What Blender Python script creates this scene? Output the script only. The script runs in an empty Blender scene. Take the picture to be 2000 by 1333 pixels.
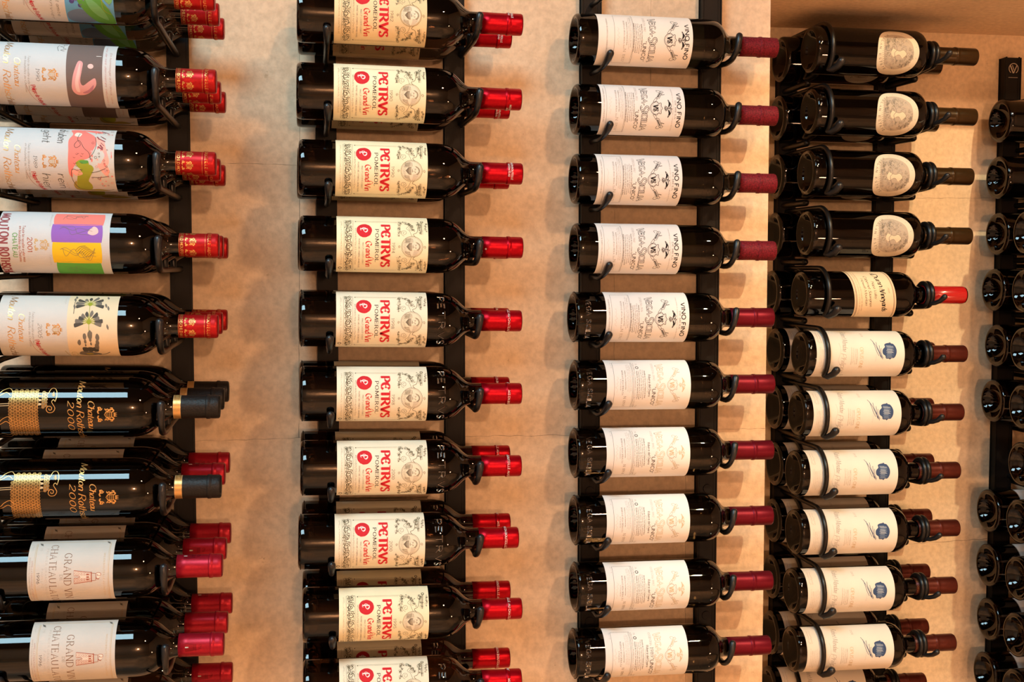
import bpy, bmesh, math, random
from mathutils import Vector, Matrix, geometry
random.seed(7)
S = bpy.context.scene
COL = S.collection
PI = math.pi
CH = 1.55                       # camera height above the floor
# ------------------------------------------------------------------ materials
def nodes(name):
    m = bpy.data.materials.new(name); m.use_nodes = True
    nt = m.node_tree; b = nt.nodes['Principled BSDF']
    return m, nt, b
def mat(name, col, rough=.5, metal=0., spec=.5, coat=0., noise=None, bump=None):
    m, nt, b = nodes(name)
    b.inputs['Roughness'].default_value = rough
    b.inputs['Metallic'].default_value = metal
    b.inputs['Specular IOR Level'].default_value = spec
    b.inputs['Coat Weight'].default_value = coat
    b.inputs['Coat Roughness'].default_value = .08
    tc = nt.nodes.new('ShaderNodeTexCoord')
    if noise:
        sc, amt = noise
        n = nt.nodes.new('ShaderNodeTexNoise'); n.inputs['Scale'].default_value = sc
        n.inputs['Detail'].default_value = 6
        nt.links.new(tc.outputs['Object'], n.inputs['Vector'])
        r = nt.nodes.new('ShaderNodeValToRGB')
        r.color_ramp.elements[0].position = .3; r.color_ramp.elements[1].position = .7
        r.color_ramp.elements[0].color = tuple(c*(1-amt) for c in col)+(1,)
        r.color_ramp.elements[1].color = tuple(min(1, c*(1+amt*.6)) for c in col)+(1,)
        nt.links.new(n.outputs['Fac'], r.inputs['Fac'])
        nt.links.new(r.outputs['Color'], b.inputs['Base Color'])
    else:
        b.inputs['Base Color'].default_value = tuple(col)+(1,)
    if bump:
        sc, st = bump
        n2 = nt.nodes.new('ShaderNodeTexNoise'); n2.inputs['Scale'].default_value = sc
        nt.links.new(tc.outputs['Object'], n2.inputs['Vector'])
        bp = nt.nodes.new('ShaderNodeBump'); bp.inputs['Strength'].default_value = st
        bp.inputs['Distance'].default_value = .001
        nt.links.new(n2.outputs['Fac'], bp.inputs['Height'])
        nt.links.new(bp.outputs['Normal'], b.inputs['Normal'])
    return m
def glass_mat(name, col, ior=1.47, rough=0.02):
    m, nt, b = nodes(name)
    b.inputs['Base Color'].default_value = tuple(col)+(1,)
    b.inputs['Transmission Weight'].default_value = 1.
    b.inputs['IOR'].default_value = ior
    b.inputs['Roughness'].default_value = rough
    return m
def stone_mat(name, c0, c1, c2):
    m, nt, b = nodes(name); N = nt.nodes.new; L = nt.links.new
    tc = N('ShaderNodeTexCoord')
    n1 = N('ShaderNodeTexNoise'); n1.inputs['Scale'].default_value = 5; n1.inputs['Detail'].default_value = 8; n1.inputs['Roughness'].default_value = .6
    n2 = N('ShaderNodeTexNoise'); n2.inputs['Scale'].default_value = 120; n2.inputs['Detail'].default_value = 4
    n3 = N('ShaderNodeTexNoise'); n3.inputs['Scale'].default_value = 420; n3.inputs['Detail'].default_value = 3
    mp = N('ShaderNodeMapping'); mp.inputs['Scale'].default_value = (1, 1, 1)
    L(tc.outputs['Object'], mp.inputs['Vector'])
    for n in (n1, n2, n3): L(mp.outputs['Vector'], n.inputs['Vector'])
    r = N('ShaderNodeValToRGB'); r.color_ramp.elements[0].position = .32; r.color_ramp.elements[1].position = .68
    r.color_ramp.elements[0].color = c0+(1,); r.color_ramp.elements[1].color = c1+(1,)
    L(n1.outputs['Fac'], r.inputs['Fac'])
    # sparse dark pits and scuffs
    v = N('ShaderNodeTexNoise'); v.inputs['Scale'].default_value = 38; v.inputs['Detail'].default_value = 10; v.inputs['Roughness'].default_value = .75
    L(tc.outputs['Object'], v.inputs['Vector'])
    r2 = N('ShaderNodeValToRGB'); r2.color_ramp.elements[0].position = .28; r2.color_ramp.elements[1].position = .36
    r2.color_ramp.elements[0].color = (.68, .62, .56, 1); r2.color_ramp.elements[1].color = (1, 1, 1, 1)
    L(v.outputs['Fac'], r2.inputs['Fac'])
    r3 = N('ShaderNodeValToRGB'); r3.color_ramp.elements[0].position = .3; r3.color_ramp.elements[1].position = .65
    r3.color_ramp.elements[0].color = (.88, .87, .86, 1); r3.color_ramp.elements[1].color = (1.06, 1.06, 1.06, 1)
    L(n2.outputs['Fac'], r3.inputs['Fac'])
    a = N('ShaderNodeMixRGB'); a.blend_type = 'MULTIPLY'; a.inputs['Fac'].default_value = 1
    L(r.outputs['Color'], a.inputs['Color1']); L(r2.outputs['Color'], a.inputs['Color2'])
    a2 = N('ShaderNodeMixRGB'); a2.blend_type = 'MULTIPLY'; a2.inputs['Fac'].default_value = 1
    L(a.outputs['Color'], a2.inputs['Color1']); L(r3.outputs['Color'], a2.inputs['Color2'])
    L(a2.outputs['Color'], b.inputs['Base Color'])
    b.inputs['Roughness'].default_value = .85; b.inputs['Specular IOR Level'].default_value = .2
    ad = N('ShaderNodeMath'); ad.operation = 'ADD'
    mu = N('ShaderNodeMath'); mu.operation = 'MULTIPLY'; mu.inputs[1].default_value = .5
    L(n3.outputs['Fac'], mu.inputs[0]); L(n2.outputs['Fac'], ad.inputs[0]); L(mu.outputs[0], ad.inputs[1])
    ad2 = N('ShaderNodeMath'); ad2.operation = 'ADD'; L(ad.outputs[0], ad2.inputs[0])
    mu2 = N('ShaderNodeMath'); mu2.operation = 'MULTIPLY'; mu2.inputs[1].default_value = .35
    L(n1.outputs['Fac'], mu2.inputs[0]); L(mu2.outputs[0], ad2.inputs[1])
    bp = N('ShaderNodeBump'); bp.inputs['Strength'].default_value = .5; bp.inputs['Distance'].default_value = .0012
    L(ad2.outputs[0], bp.inputs['Height']); L(bp.outputs['Normal'], b.inputs['Normal'])
    return m
M = {}
M['glass'] = glass_mat('dark_wine_glass', (.024, .011, .005))
M['glassg'] = glass_mat('dark_green_wine_glass', (.018, .013, .006))
M['glassb'] = glass_mat('brown_black_wine_glass', (.014, .008, .004))
M['steel'] = mat('black_powder_coated_steel', (.0035, .0025, .002), .55, 0, .22, bump=(900, .08))
M['peg'] = mat('black_satin_rod', (.004, .0038, .004), .34, 0, .42)
M['tip'] = mat('black_rubber_tip', (.009, .009, .010), .36, 0, .5)
M['stone'] = stone_mat('limestone_plaster', (.765, .575, .39), (.80, .615, .43), (1, 1, 1))
M['stone2'] = stone_mat('alcove_limestone', (.75, .58, .385), (.79, .61, .415), (1, 1, 1))
M['joint'] = mat('stone_joint', (.42, .31, .21), .95, noise=(60, .3))
def paper(n, c, a=.06): M[n] = mat('paper_'+n, c, .6, 0, .3, noise=(25, a), bump=(700, .12))
paper('cream_old', (.84, .66, .38), .12); paper('cream', (.92, .85, .58), .08); paper('cream_pale', (.88, .82, .63), .06); paper('art_white', (.60, .61, .61), .03); paper('art_warm', (.62, .60, .56), .03); paper('oval', (.66, .58, .45), .06)
paper('white', (.88, .86, .82), .03); paper('white_warm', (.87, .81, .73), .04); paper('ivory', (.79, .73, .64), .04)
paper('tan', (.80, .64, .42), .08); paper('pinkish', (.85, .76, .64), .04); paper('lat', (.62, .58, .52), .05)
def ink(n, c, rough=.7, metal=0): M[n] = mat('ink_'+n, c, rough, metal, .25)
ink('black', (.012, .011, .012)); ink('dark', (.06, .05, .045)); ink('grey', (.25, .22, .20)); ink('lgrey', (.48, .43, .37))
ink('olive', (.15, .13, .075)); ink('red', (.62, .02, .03)); ink('crimson', (.48, .03, .05)); ink('rust', (.38, .09, .05))
ink('gold', (.72, .40, .13), .34, .75); ink('palegold', (.62, .45, .24), .5, .3); ink('ochre', (.60, .40, .16)); ink('faintgold', (.60, .50, .34)); ink('taupe', (.44, .37, .29)); ink('sandtone', (.66, .56, .41)); ink('capdark', (.16, .004, .010), .45, .5); ink('capmid', (.27, .006, .016), .42, .5)
ink('white', (.85, .83, .80)); ink('navy', (.035, .07, .16)); ink('blue2', (.13, .20, .33)); ink('bluegrey', (.38, .44, .50))
ink('sky', (.12, .36, .62)); ink('leaf', (.10, .32, .06)); ink('leaf2', (.16, .42, .16)); ink('grape', (.07, .06, .22)); ink('grape2', (.15, .12, .36))
ink('coral', (.86, .22, .18)); ink('coral2', (.88, .42, .34)); ink('lime', (.32, .36, .03)); ink('khaki', (.38, .30, .06))
ink('violet', (.28, .12, .50)); ink('yellow', (.82, .55, .02)); ink('green', (.11, .42, .07)); ink('rose', (.90, .40, .36))
ink('umber', (.16, .12, .11)); ink('pink', (.72, .36, .36)); ink('pink2', (.82, .55, .52)); ink('mauve', (.45, .20, .26)); ink('wine', (.28, .07, .08))
ink('sand', (.82, .74, .55)); ink('smoke', (.07, .065, .055)); ink('smoke2', (.18, .16, .13)); ink('brown', (.22, .12, .07))
M['cap_red'] = mat('red_foil', (.40, .002, .010), .36, .72, .25, noise=(300, .12))
M['cap_mred'] = mat('scarlet_foil', (.42, .008, .010), .40, .5, .3, noise=(300, .12))
M['cap_lat'] = mat('crimson_foil', (.36, .008, .022), .38, .5, .3, noise=(300, .12))
M['cap_vegaold'] = mat('scuffed_maroon_foil', (.15, .007, .016), .6, .1, .2, noise=(420, .6))
M['cap_vega'] = mat('maroon_foil', (.135, .004, .013), .40, .5, .2, noise=(200, .08))
M['cap_black'] = mat('black_embossed_foil', (.009, .007, .006), .5, .1, .3, bump=(420, .5))
M['cap_olive'] = mat('olive_brown_foil', (.040, .020, .005), .28, .5, .4, noise=(260, .12))
M['cap_opus'] = mat('russet_foil', (.085, .014, .008), .36, .5, .3, noise=(260, .12))
M['cap_dunn'] = mat('bright_red_wax', (.42, .008, .008), .25, 0, .5, coat=.4)
M['floor'] = mat('oak_floor', (.44, .30, .18), .5, noise=(3, .3))
M['plaster'] = mat('warm_plaster', (.74, .54, .37), .9)
M['ceil'] = mat('ceiling_plaster', (.12, .09, .07), .9)
M['lampmetal'] = mat('lamp_housing', (.03, .03, .03), .4)
# ------------------------------------------------------------------ object helpers
def link(name, me, parent=None):
    o = bpy.data.objects.new(name, me); COL.objects.link(o)
    if parent is not None: o.parent = parent
    return o
def mesh_from_bm(name, bm, mats, smooth=True):
    me = bpy.data.meshes.new(name); bm.to_mesh(me); bm.free()
    for m in mats: me.materials.append(m)
    if smooth: me.polygons.foreach_set('use_smooth', [True]*len(me.polygons))
    me.update(); return me
def tag(o, label, cat, group=None):
    o['label'] = label; o['category'] = cat
    if group: o['group'] = group
def empty(name, loc):
    o = bpy.data.objects.new(name, None); COL.objects.link(o); o.location = loc; o.empty_display_size = .03
    return o
def box(bm, x0, x1, y0, y1, z0, z1):
    r = bmesh.ops.create_cube(bm, size=1)
    for v in r['verts']:
        v.co = Vector((x0+(v.co.x+.5)*(x1-x0), y0+(v.co.y+.5)*(y1-y0), z0+(v.co.z+.5)*(z1-z0)))
    return r['verts']
def tube(bm, pts, rad, seg=12):
    """round rod through pts with a radius per point, rounded ends"""
    pts = [Vector(p) for p in pts]
    if not hasattr(rad, '__len__'): rad = [rad]*len(pts)
    P, Rr = [], []
    t0 = (pts[1]-pts[0]).normalized(); t1 = (pts[-1]-pts[-2]).normalized()
    for a in (0, 35, 65): P.append(pts[0]-t0*rad[0]*math.cos(math.radians(a))); Rr.append(max(1e-5, rad[0]*math.sin(math.radians(a))))
    P += pts; Rr += list(rad)
    for a in (65, 35, 0): P.append(pts[-1]+t1*rad[-1]*math.cos(math.radians(a))); Rr.append(max(1e-5, rad[-1]*math.sin(math.radians(a))))
    rings = []; up = None
    for i, p in enumerate(P):
        d = (P[min(i+1, len(P)-1)]-P[max(i-1, 0)]).normalized()
        if up is None:
            up = Vector((1, 0, 0)) if abs(d.x) < .9 else Vector((0, 0, 1))
        up = (up-d*up.dot(d)).normalized(); sd = d.cross(up)
        rings.append([bm.verts.new(p+(up*math.cos(2*PI*k/seg)+sd*math.sin(2*PI*k/seg))*Rr[i]) for k in range(seg)])
    for a, b in zip(rings, rings[1:]):
        for k in range(seg): bm.faces.new((a[k], a[(k+1) % seg], b[(k+1) % seg], b[k]))
    bm.faces.new(rings[0][::-1]); bm.faces.new(rings[-1])
def catmull(pts, n=6, closed=False):
    if len(pts) < 3: return [Vector(p) for p in pts]
    pts = [Vector(p) for p in pts]; out = []; m = len(pts)
    rng = range(m if closed else m-1)
    for i in rng:
        if closed: p0, p1, p2, p3 = pts[i-1], pts[i], pts[(i+1) % m], pts[(i+2) % m]
        else: p0, p1, p2, p3 = pts[max(i-1, 0)], pts[i], pts[i+1], pts[min(i+2, m-1)]
        for k in range(n):
            t = k/n
            out.append(.5*((2*p1)+(p2-p0)*t+(2*p0-5*p1+4*p2-p3)*t*t+(3*p1-p0-3*p2+p3)*t**3))
    out.append(out[0].copy() if closed else pts[-1]); return out
def lathe(bm, prof, seg=96, mi=0):
    """profile of (t, r) revolved about +x"""
    rings = []
    for t, r in prof:
        if r < 1e-6: rings.append([bm.verts.new((t, 0, 0))])
        else: rings.append([bm.verts.new((t, -r*math.cos(2*PI*k/seg), -r*math.sin(2*PI*k/seg))) for k in range(seg)])
    for a, b in zip(rings, rings[1:]):
        for k in range(seg):
            j = (k+1) % seg
            if len(a) == 1 and len(b) == 1: continue
            if len(a) == 1: f = bm.faces.new((a[0], b[j], b[k]))
            elif len(b) == 1: f = bm.faces.new((a[k], a[j], b[0]))
            else: f = bm.faces.new((a[k], a[j], b[j], b[k]))
            f.material_index = mi
    bmesh.ops.recalc_face_normals(bm, faces=bm.faces[:])
# ------------------------------------------------------------------ a pen-drawn alphabet (cap height 10)
G = {
'A': (8, "L0,0 4,10 8,0;L1.4,3.4 6.6,3.4"), 'B': (6.4, "L0,0 0,10;C0,10 3.4,10 5.4,7.7 3.4,5.3 0,5.3;C0,5.3 4,5.3 6.3,2.7 4,0 0,0"),
'C': (7.6, "C7.5,7.8 6.3,9.4 4.2,10 1.3,8.4 .2,5 1.3,1.6 4.2,0 6.3,.6 7.6,2.2"), 'D': (7.8, "L0,0 0,10;C0,10 3.4,10 6.6,8.3 7.8,5 6.6,1.7 3.4,0 0,0"),
'E': (5.8, "L0,0 0,10;L0,10 5.5,10;L0,5.2 4.4,5.2;L0,0 5.8,0"), 'F': (5.5, "L0,0 0,10;L0,10 5.5,10;L0,5.2 4.4,5.2"),
'G': (8, "C7.5,7.8 6.3,9.4 4.2,10 1.3,8.4 .2,5 1.3,1.6 4.2,0 6.2,.4 7.7,1.6;L7.7,1.2 7.7,4.4;L5.2,4.4 8,4.4"), 'H': (7.5, "L0,0 0,10;L7.5,0 7.5,10;L0,5.2 7.5,5.2"),
'I': (.6, "L.3,0 .3,10"), 'J': (4, "C3.6,10 3.6,2.5 2.6,.4 1,0 0,1"), 'K': (7, "L0,0 0,10;L6.5,10 0,4.2;L2.2,6 7,0"), 'L': (5.5, "L0,0 0,10;L0,0 5.5,0"),
'M': (9.6, "L0,0 .8,10;L.8,10 4.8,1;L4.8,1 8.8,10;L8.8,10 9.6,0"), 'N': (7.8, "L0,0 0,10;L0,10 7.8,0;L7.8,0 7.8,10"),
'O': (8.6, "O4.3,10 1.3,8.5 .1,5 1.3,1.5 4.3,0 7.3,1.5 8.5,5 7.3,8.5"), 'P': (6, "L0,0 0,10;C0,10 3.6,10 6,7.3 3.6,4.6 0,4.6"),
'Q': (8.6, "O4.3,10 1.3,8.5 .1,5 1.3,1.5 4.3,0 7.3,1.5 8.5,5 7.3,8.5;L5,2.5 8.6,-1.4"), 'R': (7, "L0,0 0,10;C0,10 3.6,10 5.9,7.5 3.6,5 0,5;L2.8,5 7,0"),
'S': (6, "C5.6,8.2 4.6,9.7 3,10 .9,9.2 .5,7.4 1.7,5.9 4.3,4.5 5.8,2.8 5.1,.9 3.1,0 1.2,.4 .1,2"), 'T': (7, "L3.5,0 3.5,10;L0,10 7,10"),
'U': (7.4, "C0,10 0,3.6 1,1 3.7,0 6.4,1 7.4,3.6 7.4,10"), 'V': (7.8, "L0,10 3.9,0;L3.9,0 7.8,10"), 'W': (11, "L0,10 2.8,0;L2.8,0 5.5,10;L5.5,10 8.2,0;L8.2,0 11,10"),
'X': (7, "L0,10 7,0;L0,0 7,10"), 'Y': (7, "L0,10 3.5,5;L7,10 3.5,5;L3.5,5 3.5,0"), 'Z': (6.6, "L0,10 6.6,10;L6.6,10 0,0;L0,0 6.6,0"),
'a': (5, "O4.6,4.6 3,6.4 1,5.4 .2,2.8 1.2,.3 3,.8 4.5,3;C4.9,6.4 4.4,1.4 5.4,.3"), 'b': (5, "L.4,0 .4,10;C.4,4.6 2.4,6.4 4.6,5 4.7,2 2.6,0 .4,1.2"),
'c': (4.4, "C4.2,5.2 2.8,6.4 .9,5.2 .2,3 1,.6 2.8,0 4.3,1.2"), 'd': (5.2, "C4.6,4.6 3,6.4 1,5.4 .2,2.8 1.2,.3 3,.6 4.6,2.6;L4.8,10 4.8,0"),
'e': (4.6, "C.4,3.3 4.3,3.7 4,5.7 2.4,6.4 .7,5 .2,2.8 1.2,.4 3,.1 4.5,1.4"), 'f': (3.6, "C3.8,9.4 2.6,10 1.7,8.4 1.6,0;L.2,6.2 3.4,6.2"),
'g': (5, "O4.6,4.6 3,6.4 1,5.4 .2,2.8 1.2,.6 3,.8 4.5,3;C4.8,6.2 4.7,-1 3.4,-3 1,-2.8 .4,-1.8"), 'h': (5, "L.4,0 .4,10;C.4,3.8 2.2,6.2 4.2,5.8 4.6,4 4.6,0"),
'i': (1, "L.5,0 .5,6.3;L.4,8.4 .6,8.9"), 'j': (2, "C1.4,6.3 1.4,-2 0,-3;L1.3,8.4 1.5,8.9"), 'k': (4.6, "L.4,0 .4,10;L4.2,6.3 .4,2.6;L1.8,3.8 4.6,0"), 'l': (1, "L.5,0 .5,10"),
'm': (8, "L.4,0 .4,6.3;C.4,3.8 1.8,6.2 3.6,5.9 4,4 4,0;C4,3.8 5.4,6.2 7.2,5.9 7.7,4 7.7,0"), 'n': (5, "L.4,0 .4,6.3;C.4,3.8 2.2,6.3 4.1,5.9 4.6,4 4.6,0"),
'o': (5, "O2.5,6.4 .8,5.2 .2,3.1 .8,1 2.5,0 4.2,1 4.8,3.1 4.2,5.2"), 'p': (5, "L.4,-3 .4,6.3;C.4,4.6 2.4,6.4 4.6,5 4.7,2 2.6,0 .4,1.2"), 'q': (5, "C4.6,4.6 3,6.4 1,5.4 .2,2.8 1.2,.3 3,.6 4.6,2.6;L4.8,6.3 4.8,-3"),
'r': (3.6, "L.4,0 .4,6.3;C.4,3.6 1.6,5.8 3.6,6"), 's': (4, "C3.7,5.3 2.2,6.4 .6,5.4 1,3.8 3.2,2.8 3.7,1.2 2,0 .2,1"), 't': (3.2, "C1.4,9 1.4,1.4 2.2,.2 3.4,.8;L0,6.3 3,6.3"),
'u': (5, "C.4,6.3 .4,2 1.2,.2 3,.6 4.5,3;L4.7,6.3 4.7,0"), 'v': (4.6, "L0,6.3 2.3,0;L2.3,0 4.6,6.3"), 'w': (7, "L0,6.3 1.8,0;L1.8,0 3.5,6;L3.5,6 5.2,0;L5.2,0 7,6.3"), 'x': (4.4, "L0,6.3 4.4,0;L0,0 4.4,6.3"), 'y': (4.8, "L0,6.3 2.5,.2;C4.8,6.3 2.4,0 1.2,-2.8 0,-3"), 'z': (4.2, "L.2,6.3 4.2,6.3;L4.2,6.3 0,0;L0,0 4.2,0"),
'0': (5.6, "O2.8,10 .7,8.2 .1,5 .7,1.8 2.8,0 4.9,1.8 5.5,5 4.9,8.2"), '1': (2.6, "L1.6,0 1.6,10;L1.6,10 0,8.2"), '2': (5.4, "C.3,7.6 1,9.5 2.9,10 4.9,8.7 4.7,6.2 2.4,3 .2,0;L.2,0 5.4,0"),
'5': (5.4, "L4.8,10 1,10;L1,10 .6,5.4;C.6,5.4 2.6,6.3 4.8,5 5.2,3 4.2,.8 2.4,0 .2,1"), '6': (5.4, "C4.6,9.6 2,8 .5,4.6 .4,2.2 1.6,.2 3.6,.2 5.2,1.8 5,4.4 3.2,5.8 1.2,5 .5,3.4"),
'7': (5, "L0,10 5,10;L5,10 1.6,0"), '8': (5.4, "O2.7,5.4 .8,6.6 .7,8.8 2.7,10 4.7,8.8 4.6,6.6 2.7,5.4 .5,4.2 .2,1.6 2.7,0 5.2,1.6 4.9,4.2"), '9': (5.4, "C.8,.4 3.4,2 4.9,5.4 5,7.8 3.8,9.8 1.8,9.8 .2,8.2 .4,5.6 2.2,4.2 4.2,5 4.9,6.6"),
'4': (5.6, "L4,0 4,10;L4,10 0,3;L0,3 5.6,3"), '3': (5.2, "C.3,8.4 2.4,10 4.6,8.6 4.2,6 2,5.4 4.8,4.6 5,1.6 2.6,0 .1,1.4"),
'-': (3.2, "L0,4 3.2,4"), '.': (1, "L.4,0 .6,.7"), ',': (1, "L.7,.8 .2,-1.2"), "'": (1, "L.5,10 .3,8"), '"': (2.6, "L.5,10 .3,8.2;L1.9,10 1.7,8.2"), '*': (2, "L.4,4.6 1.4,5"),
'$': (6.6, "C6.3,7.8 5,9.6 3.2,9.9 1,8.2 .2,5 1,1.8 3.2,.1 5.2,.5 6.6,2.2;L.4,5.3 4.8,5.3"),   # round uncial E
}
def parse(s):
    out = []
    for st in s.split(';'):
        k = st[0]; pts = [tuple(float(c) for c in p.split(',')) for p in st[1:].split()]
        out.append((k, pts))
    return out
GP = {k: (w, parse(s)) for k, (w, s) in G.items()}
class Lab:
    """flat artwork in mm: s runs round the bottle (text direction), t runs up towards the neck"""
    def __init__(self): self.q = []; self.mats = []; self.skew = 0
    def mi(self, m):
        if m not in self.mats: self.mats.append(m)
        return self.mats.index(m)
    def poly(self, pts, m, lv=1): self.q.append(([(p[0], p[1]) for p in pts], self.mi(m), lv))
    def rect(self, s0, s1, t0, t1, m, lv=1): self.poly([(s0, t0), (s1, t0), (s1, t1), (s0, t1)], m, lv)
    def ell(self, s, t, rs, rt, m, lv=1, n=28, wob=0):
        self.poly([(s+rs*(1+random.uniform(-wob, wob))*math.cos(2*PI*k/n), t+rt*(1+random.uniform(-wob, wob))*math.sin(2*PI*k/n)) for k in range(n)], m, lv)
    def blob(self, pts, m, lv=1, n=5): self.poly(catmull([(p[0], p[1], 0) for p in pts], n, True)[:-1], m, lv)
    def line(self, pts, w, m, lv=2, nib=None, thin=None, closed=False):
        """a pen line; nib = angle in degrees for a broad nib"""
        pts = [Vector((p[0], p[1])) for p in pts]
        if closed: pts.append(pts[0])
        out = [pts[0]]
        for p in pts[1:]:
            if (p-out[-1]).length > 1e-4: out.append(p)
        pts = out
        if len(pts) < 2: return
        mi = self.mi(m); L = []
        for i, p in enumerate(pts):
            d = (pts[min(i+1, len(pts)-1)]-pts[max(i-1, 0)])
            if d.length < 1e-6: d = Vector((1, 0))
            d.normalize(); n = Vector((-d.y, d.x))
            ww = w
            if nib is not None:
                a = math.radians(nib); ww = thin+(w-thin)*abs(n.x*math.cos(a)+n.y*math.sin(a))
            L.append((p+n*ww/2, p-n*ww/2))
        for (a, b), (c, d) in zip(L, L[1:]): self.q.append(([tuple(b), tuple(d), tuple(c), tuple(a)], mi, lv))
    def curve(self, pts, w, m, lv=2, n=5, closed=False, nib=None, thin=None):
        self.line([(v[0], v[1]) for v in catmull([(p[0], p[1], 0) for p in pts], n, closed)], w, m, lv, nib, thin)
    def ring(self, s, t, r, w, m, lv=2, n=20, rt=None):
        rt = rt or r
        self.line([(s+r*math.cos(2*PI*k/n), t+rt*math.sin(2*PI*k/n)) for k in range(n+1)], w, m, lv)
    def text(self, txt, s0, s1, t, h, m, thick=1.3, thin=.5, nib=0, serif=False, slant=0, lv=2, sp=2.0, n=4, rot=0, wob=0):
        """letters from s0 to s1 on a base line at t; h is the cap height"""
        x = 0; items = []
        for ch in txt:
            if ch == ' ': x += 3.6; continue
            if ch not in GP: continue
            w, st = GP[ch]; items.append((x, st)); x += w+sp
        tot = max(x-sp, .1); k = h/10.; kx = (s1-s0)/tot if s1 is not None else k
        cr, sr = math.cos(rot), math.sin(rot)
        def mp(px, py, ox):
            X = (px+ox+py*slant)*kx; Y = py*k
            return (s0+X*cr-Y*sr, t+X*sr+Y*cr)
        for ox, st in items:
            dy = random.uniform(-wob, wob)
            for kd, pts in st:
                if kd == 'L':
                    P = [mp(px, py+dy, ox) for px, py in pts]
                    self.line(P, thick*k, m, lv, nib, thin*k)
                    if serif:
                        for (ax, ay), (bx, by) in ((pts[0], pts[1]), (pts[-1], pts[-2])):
                            if abs(by-ay) > abs(bx-ax)*.9 and (abs(ay) < .1 or abs(ay-10) < .1):
                                self.line([mp(ax-1.25, ay, ox), mp(ax+1.25, ay, ox)], thin*k*1.2, m, lv)
                            elif abs(ax-bx) > 3 and abs(ay-by) < .1 and ax > bx and ax > 4:
                                self.line([mp(ax, ay-(1.2 if ay > 3 else 0), ox), mp(ax, ay+(1.4 if ay < 6 else 0), ox)], thin*k*1.4, m, lv)
                else:
                    C = catmull([(p[0], p[1], 0) for p in pts], n, kd == 'O')
                    self.line([mp(c[0], c[1]+dy, ox) for c in C], thick*k, m, lv, nib, thin*k)
    def scrib(self, s0, s1, t, h, m, w=.25, k=10, lv=2):
        P = [(s0+(s1-s0)*i/k, t+h*random.uniform(-.5, .5)+(h*.3 if i % 2 else -h*.3)) for i in range(k+1)]
        self.curve(P, w, m, lv, 4)
    def mesh(self, name, rad, step=2.5, base=.00016, dl=.00006):
        """wrap round the bottle; rad(t in m) gives the radius"""
        bm = bmesh.new()
        flat = bm
        lay = bm.faces.layers.int.new('lv')
        for pts, mi, lv in self.q:
            vs = [bm.verts.new((p[0], p[1]+self.skew*p[0], 0)) for p in pts]
            try: f = bm.faces.new(vs)
            except ValueError: continue
            if f.calc_area() < 1e-5:
                pass
            f.material_index = mi; f[lay] = lv
        if bm.verts:
            a = min(v.co.x for v in bm.verts); b = max(v.co.x for v in bm.verts)
            x = math.ceil(a/step)*step+.013
            while x < b:
                fs = [f for f in bm.faces if min(v.co.x for v in f.verts) < x-1e-4 and max(v.co.x for v in f.verts) > x+1e-4]
                if fs:
                    ge = set(fs)
                    for f in fs: ge.update(f.verts); ge.update(f.edges)
                    bmesh.ops.bisect_plane(bm, geom=list(ge), plane_co=(x, 0, 0), plane_no=(1, 0, 0), dist=1e-6)
                x += step
        ys = [v.co.y for f in bm.faces if f[lay] == 0 for v in f.verts]
        if ys and max(ys) > 160:
            for y in [150+3*i for i in range(13)]:
                fs = [f for f in bm.faces if f[lay] < 2 and min(v.co.y for v in f.verts) < y-1e-4 and max(v.co.y for v in f.verts) > y+1e-4]
                if fs:
                    ge = set(fs)
                    for f in fs: ge.update(f.verts); ge.update(f.edges)
                    bmesh.ops.bisect_plane(bm, geom=list(ge), plane_co=(0, y, 0), plane_no=(0, 1, 0), dist=1e-6)
        # each face has verts of its own, so the level can be read per vert
        lv = {}
        for f in bm.faces:
            for v in f.verts: lv[v] = f[lay]
        for v in bm.verts:
            t = v.co.y/1000; r0 = rad(t); th = v.co.x/1000/r0; r = r0+base+dl*lv.get(v, 0)
            v.co = Vector((t, -r*math.cos(th), -r*math.sin(th)))
        bm.normal_update()
        for f in bm.faces:
            c = f.calc_center_median(); n = Vector((0, c.y, c.z))
            if f.normal.dot(n) < 0: f.normal_flip()
        return mesh_from_bm(name, bm, [M[k] for k in self.mats], False)
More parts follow.
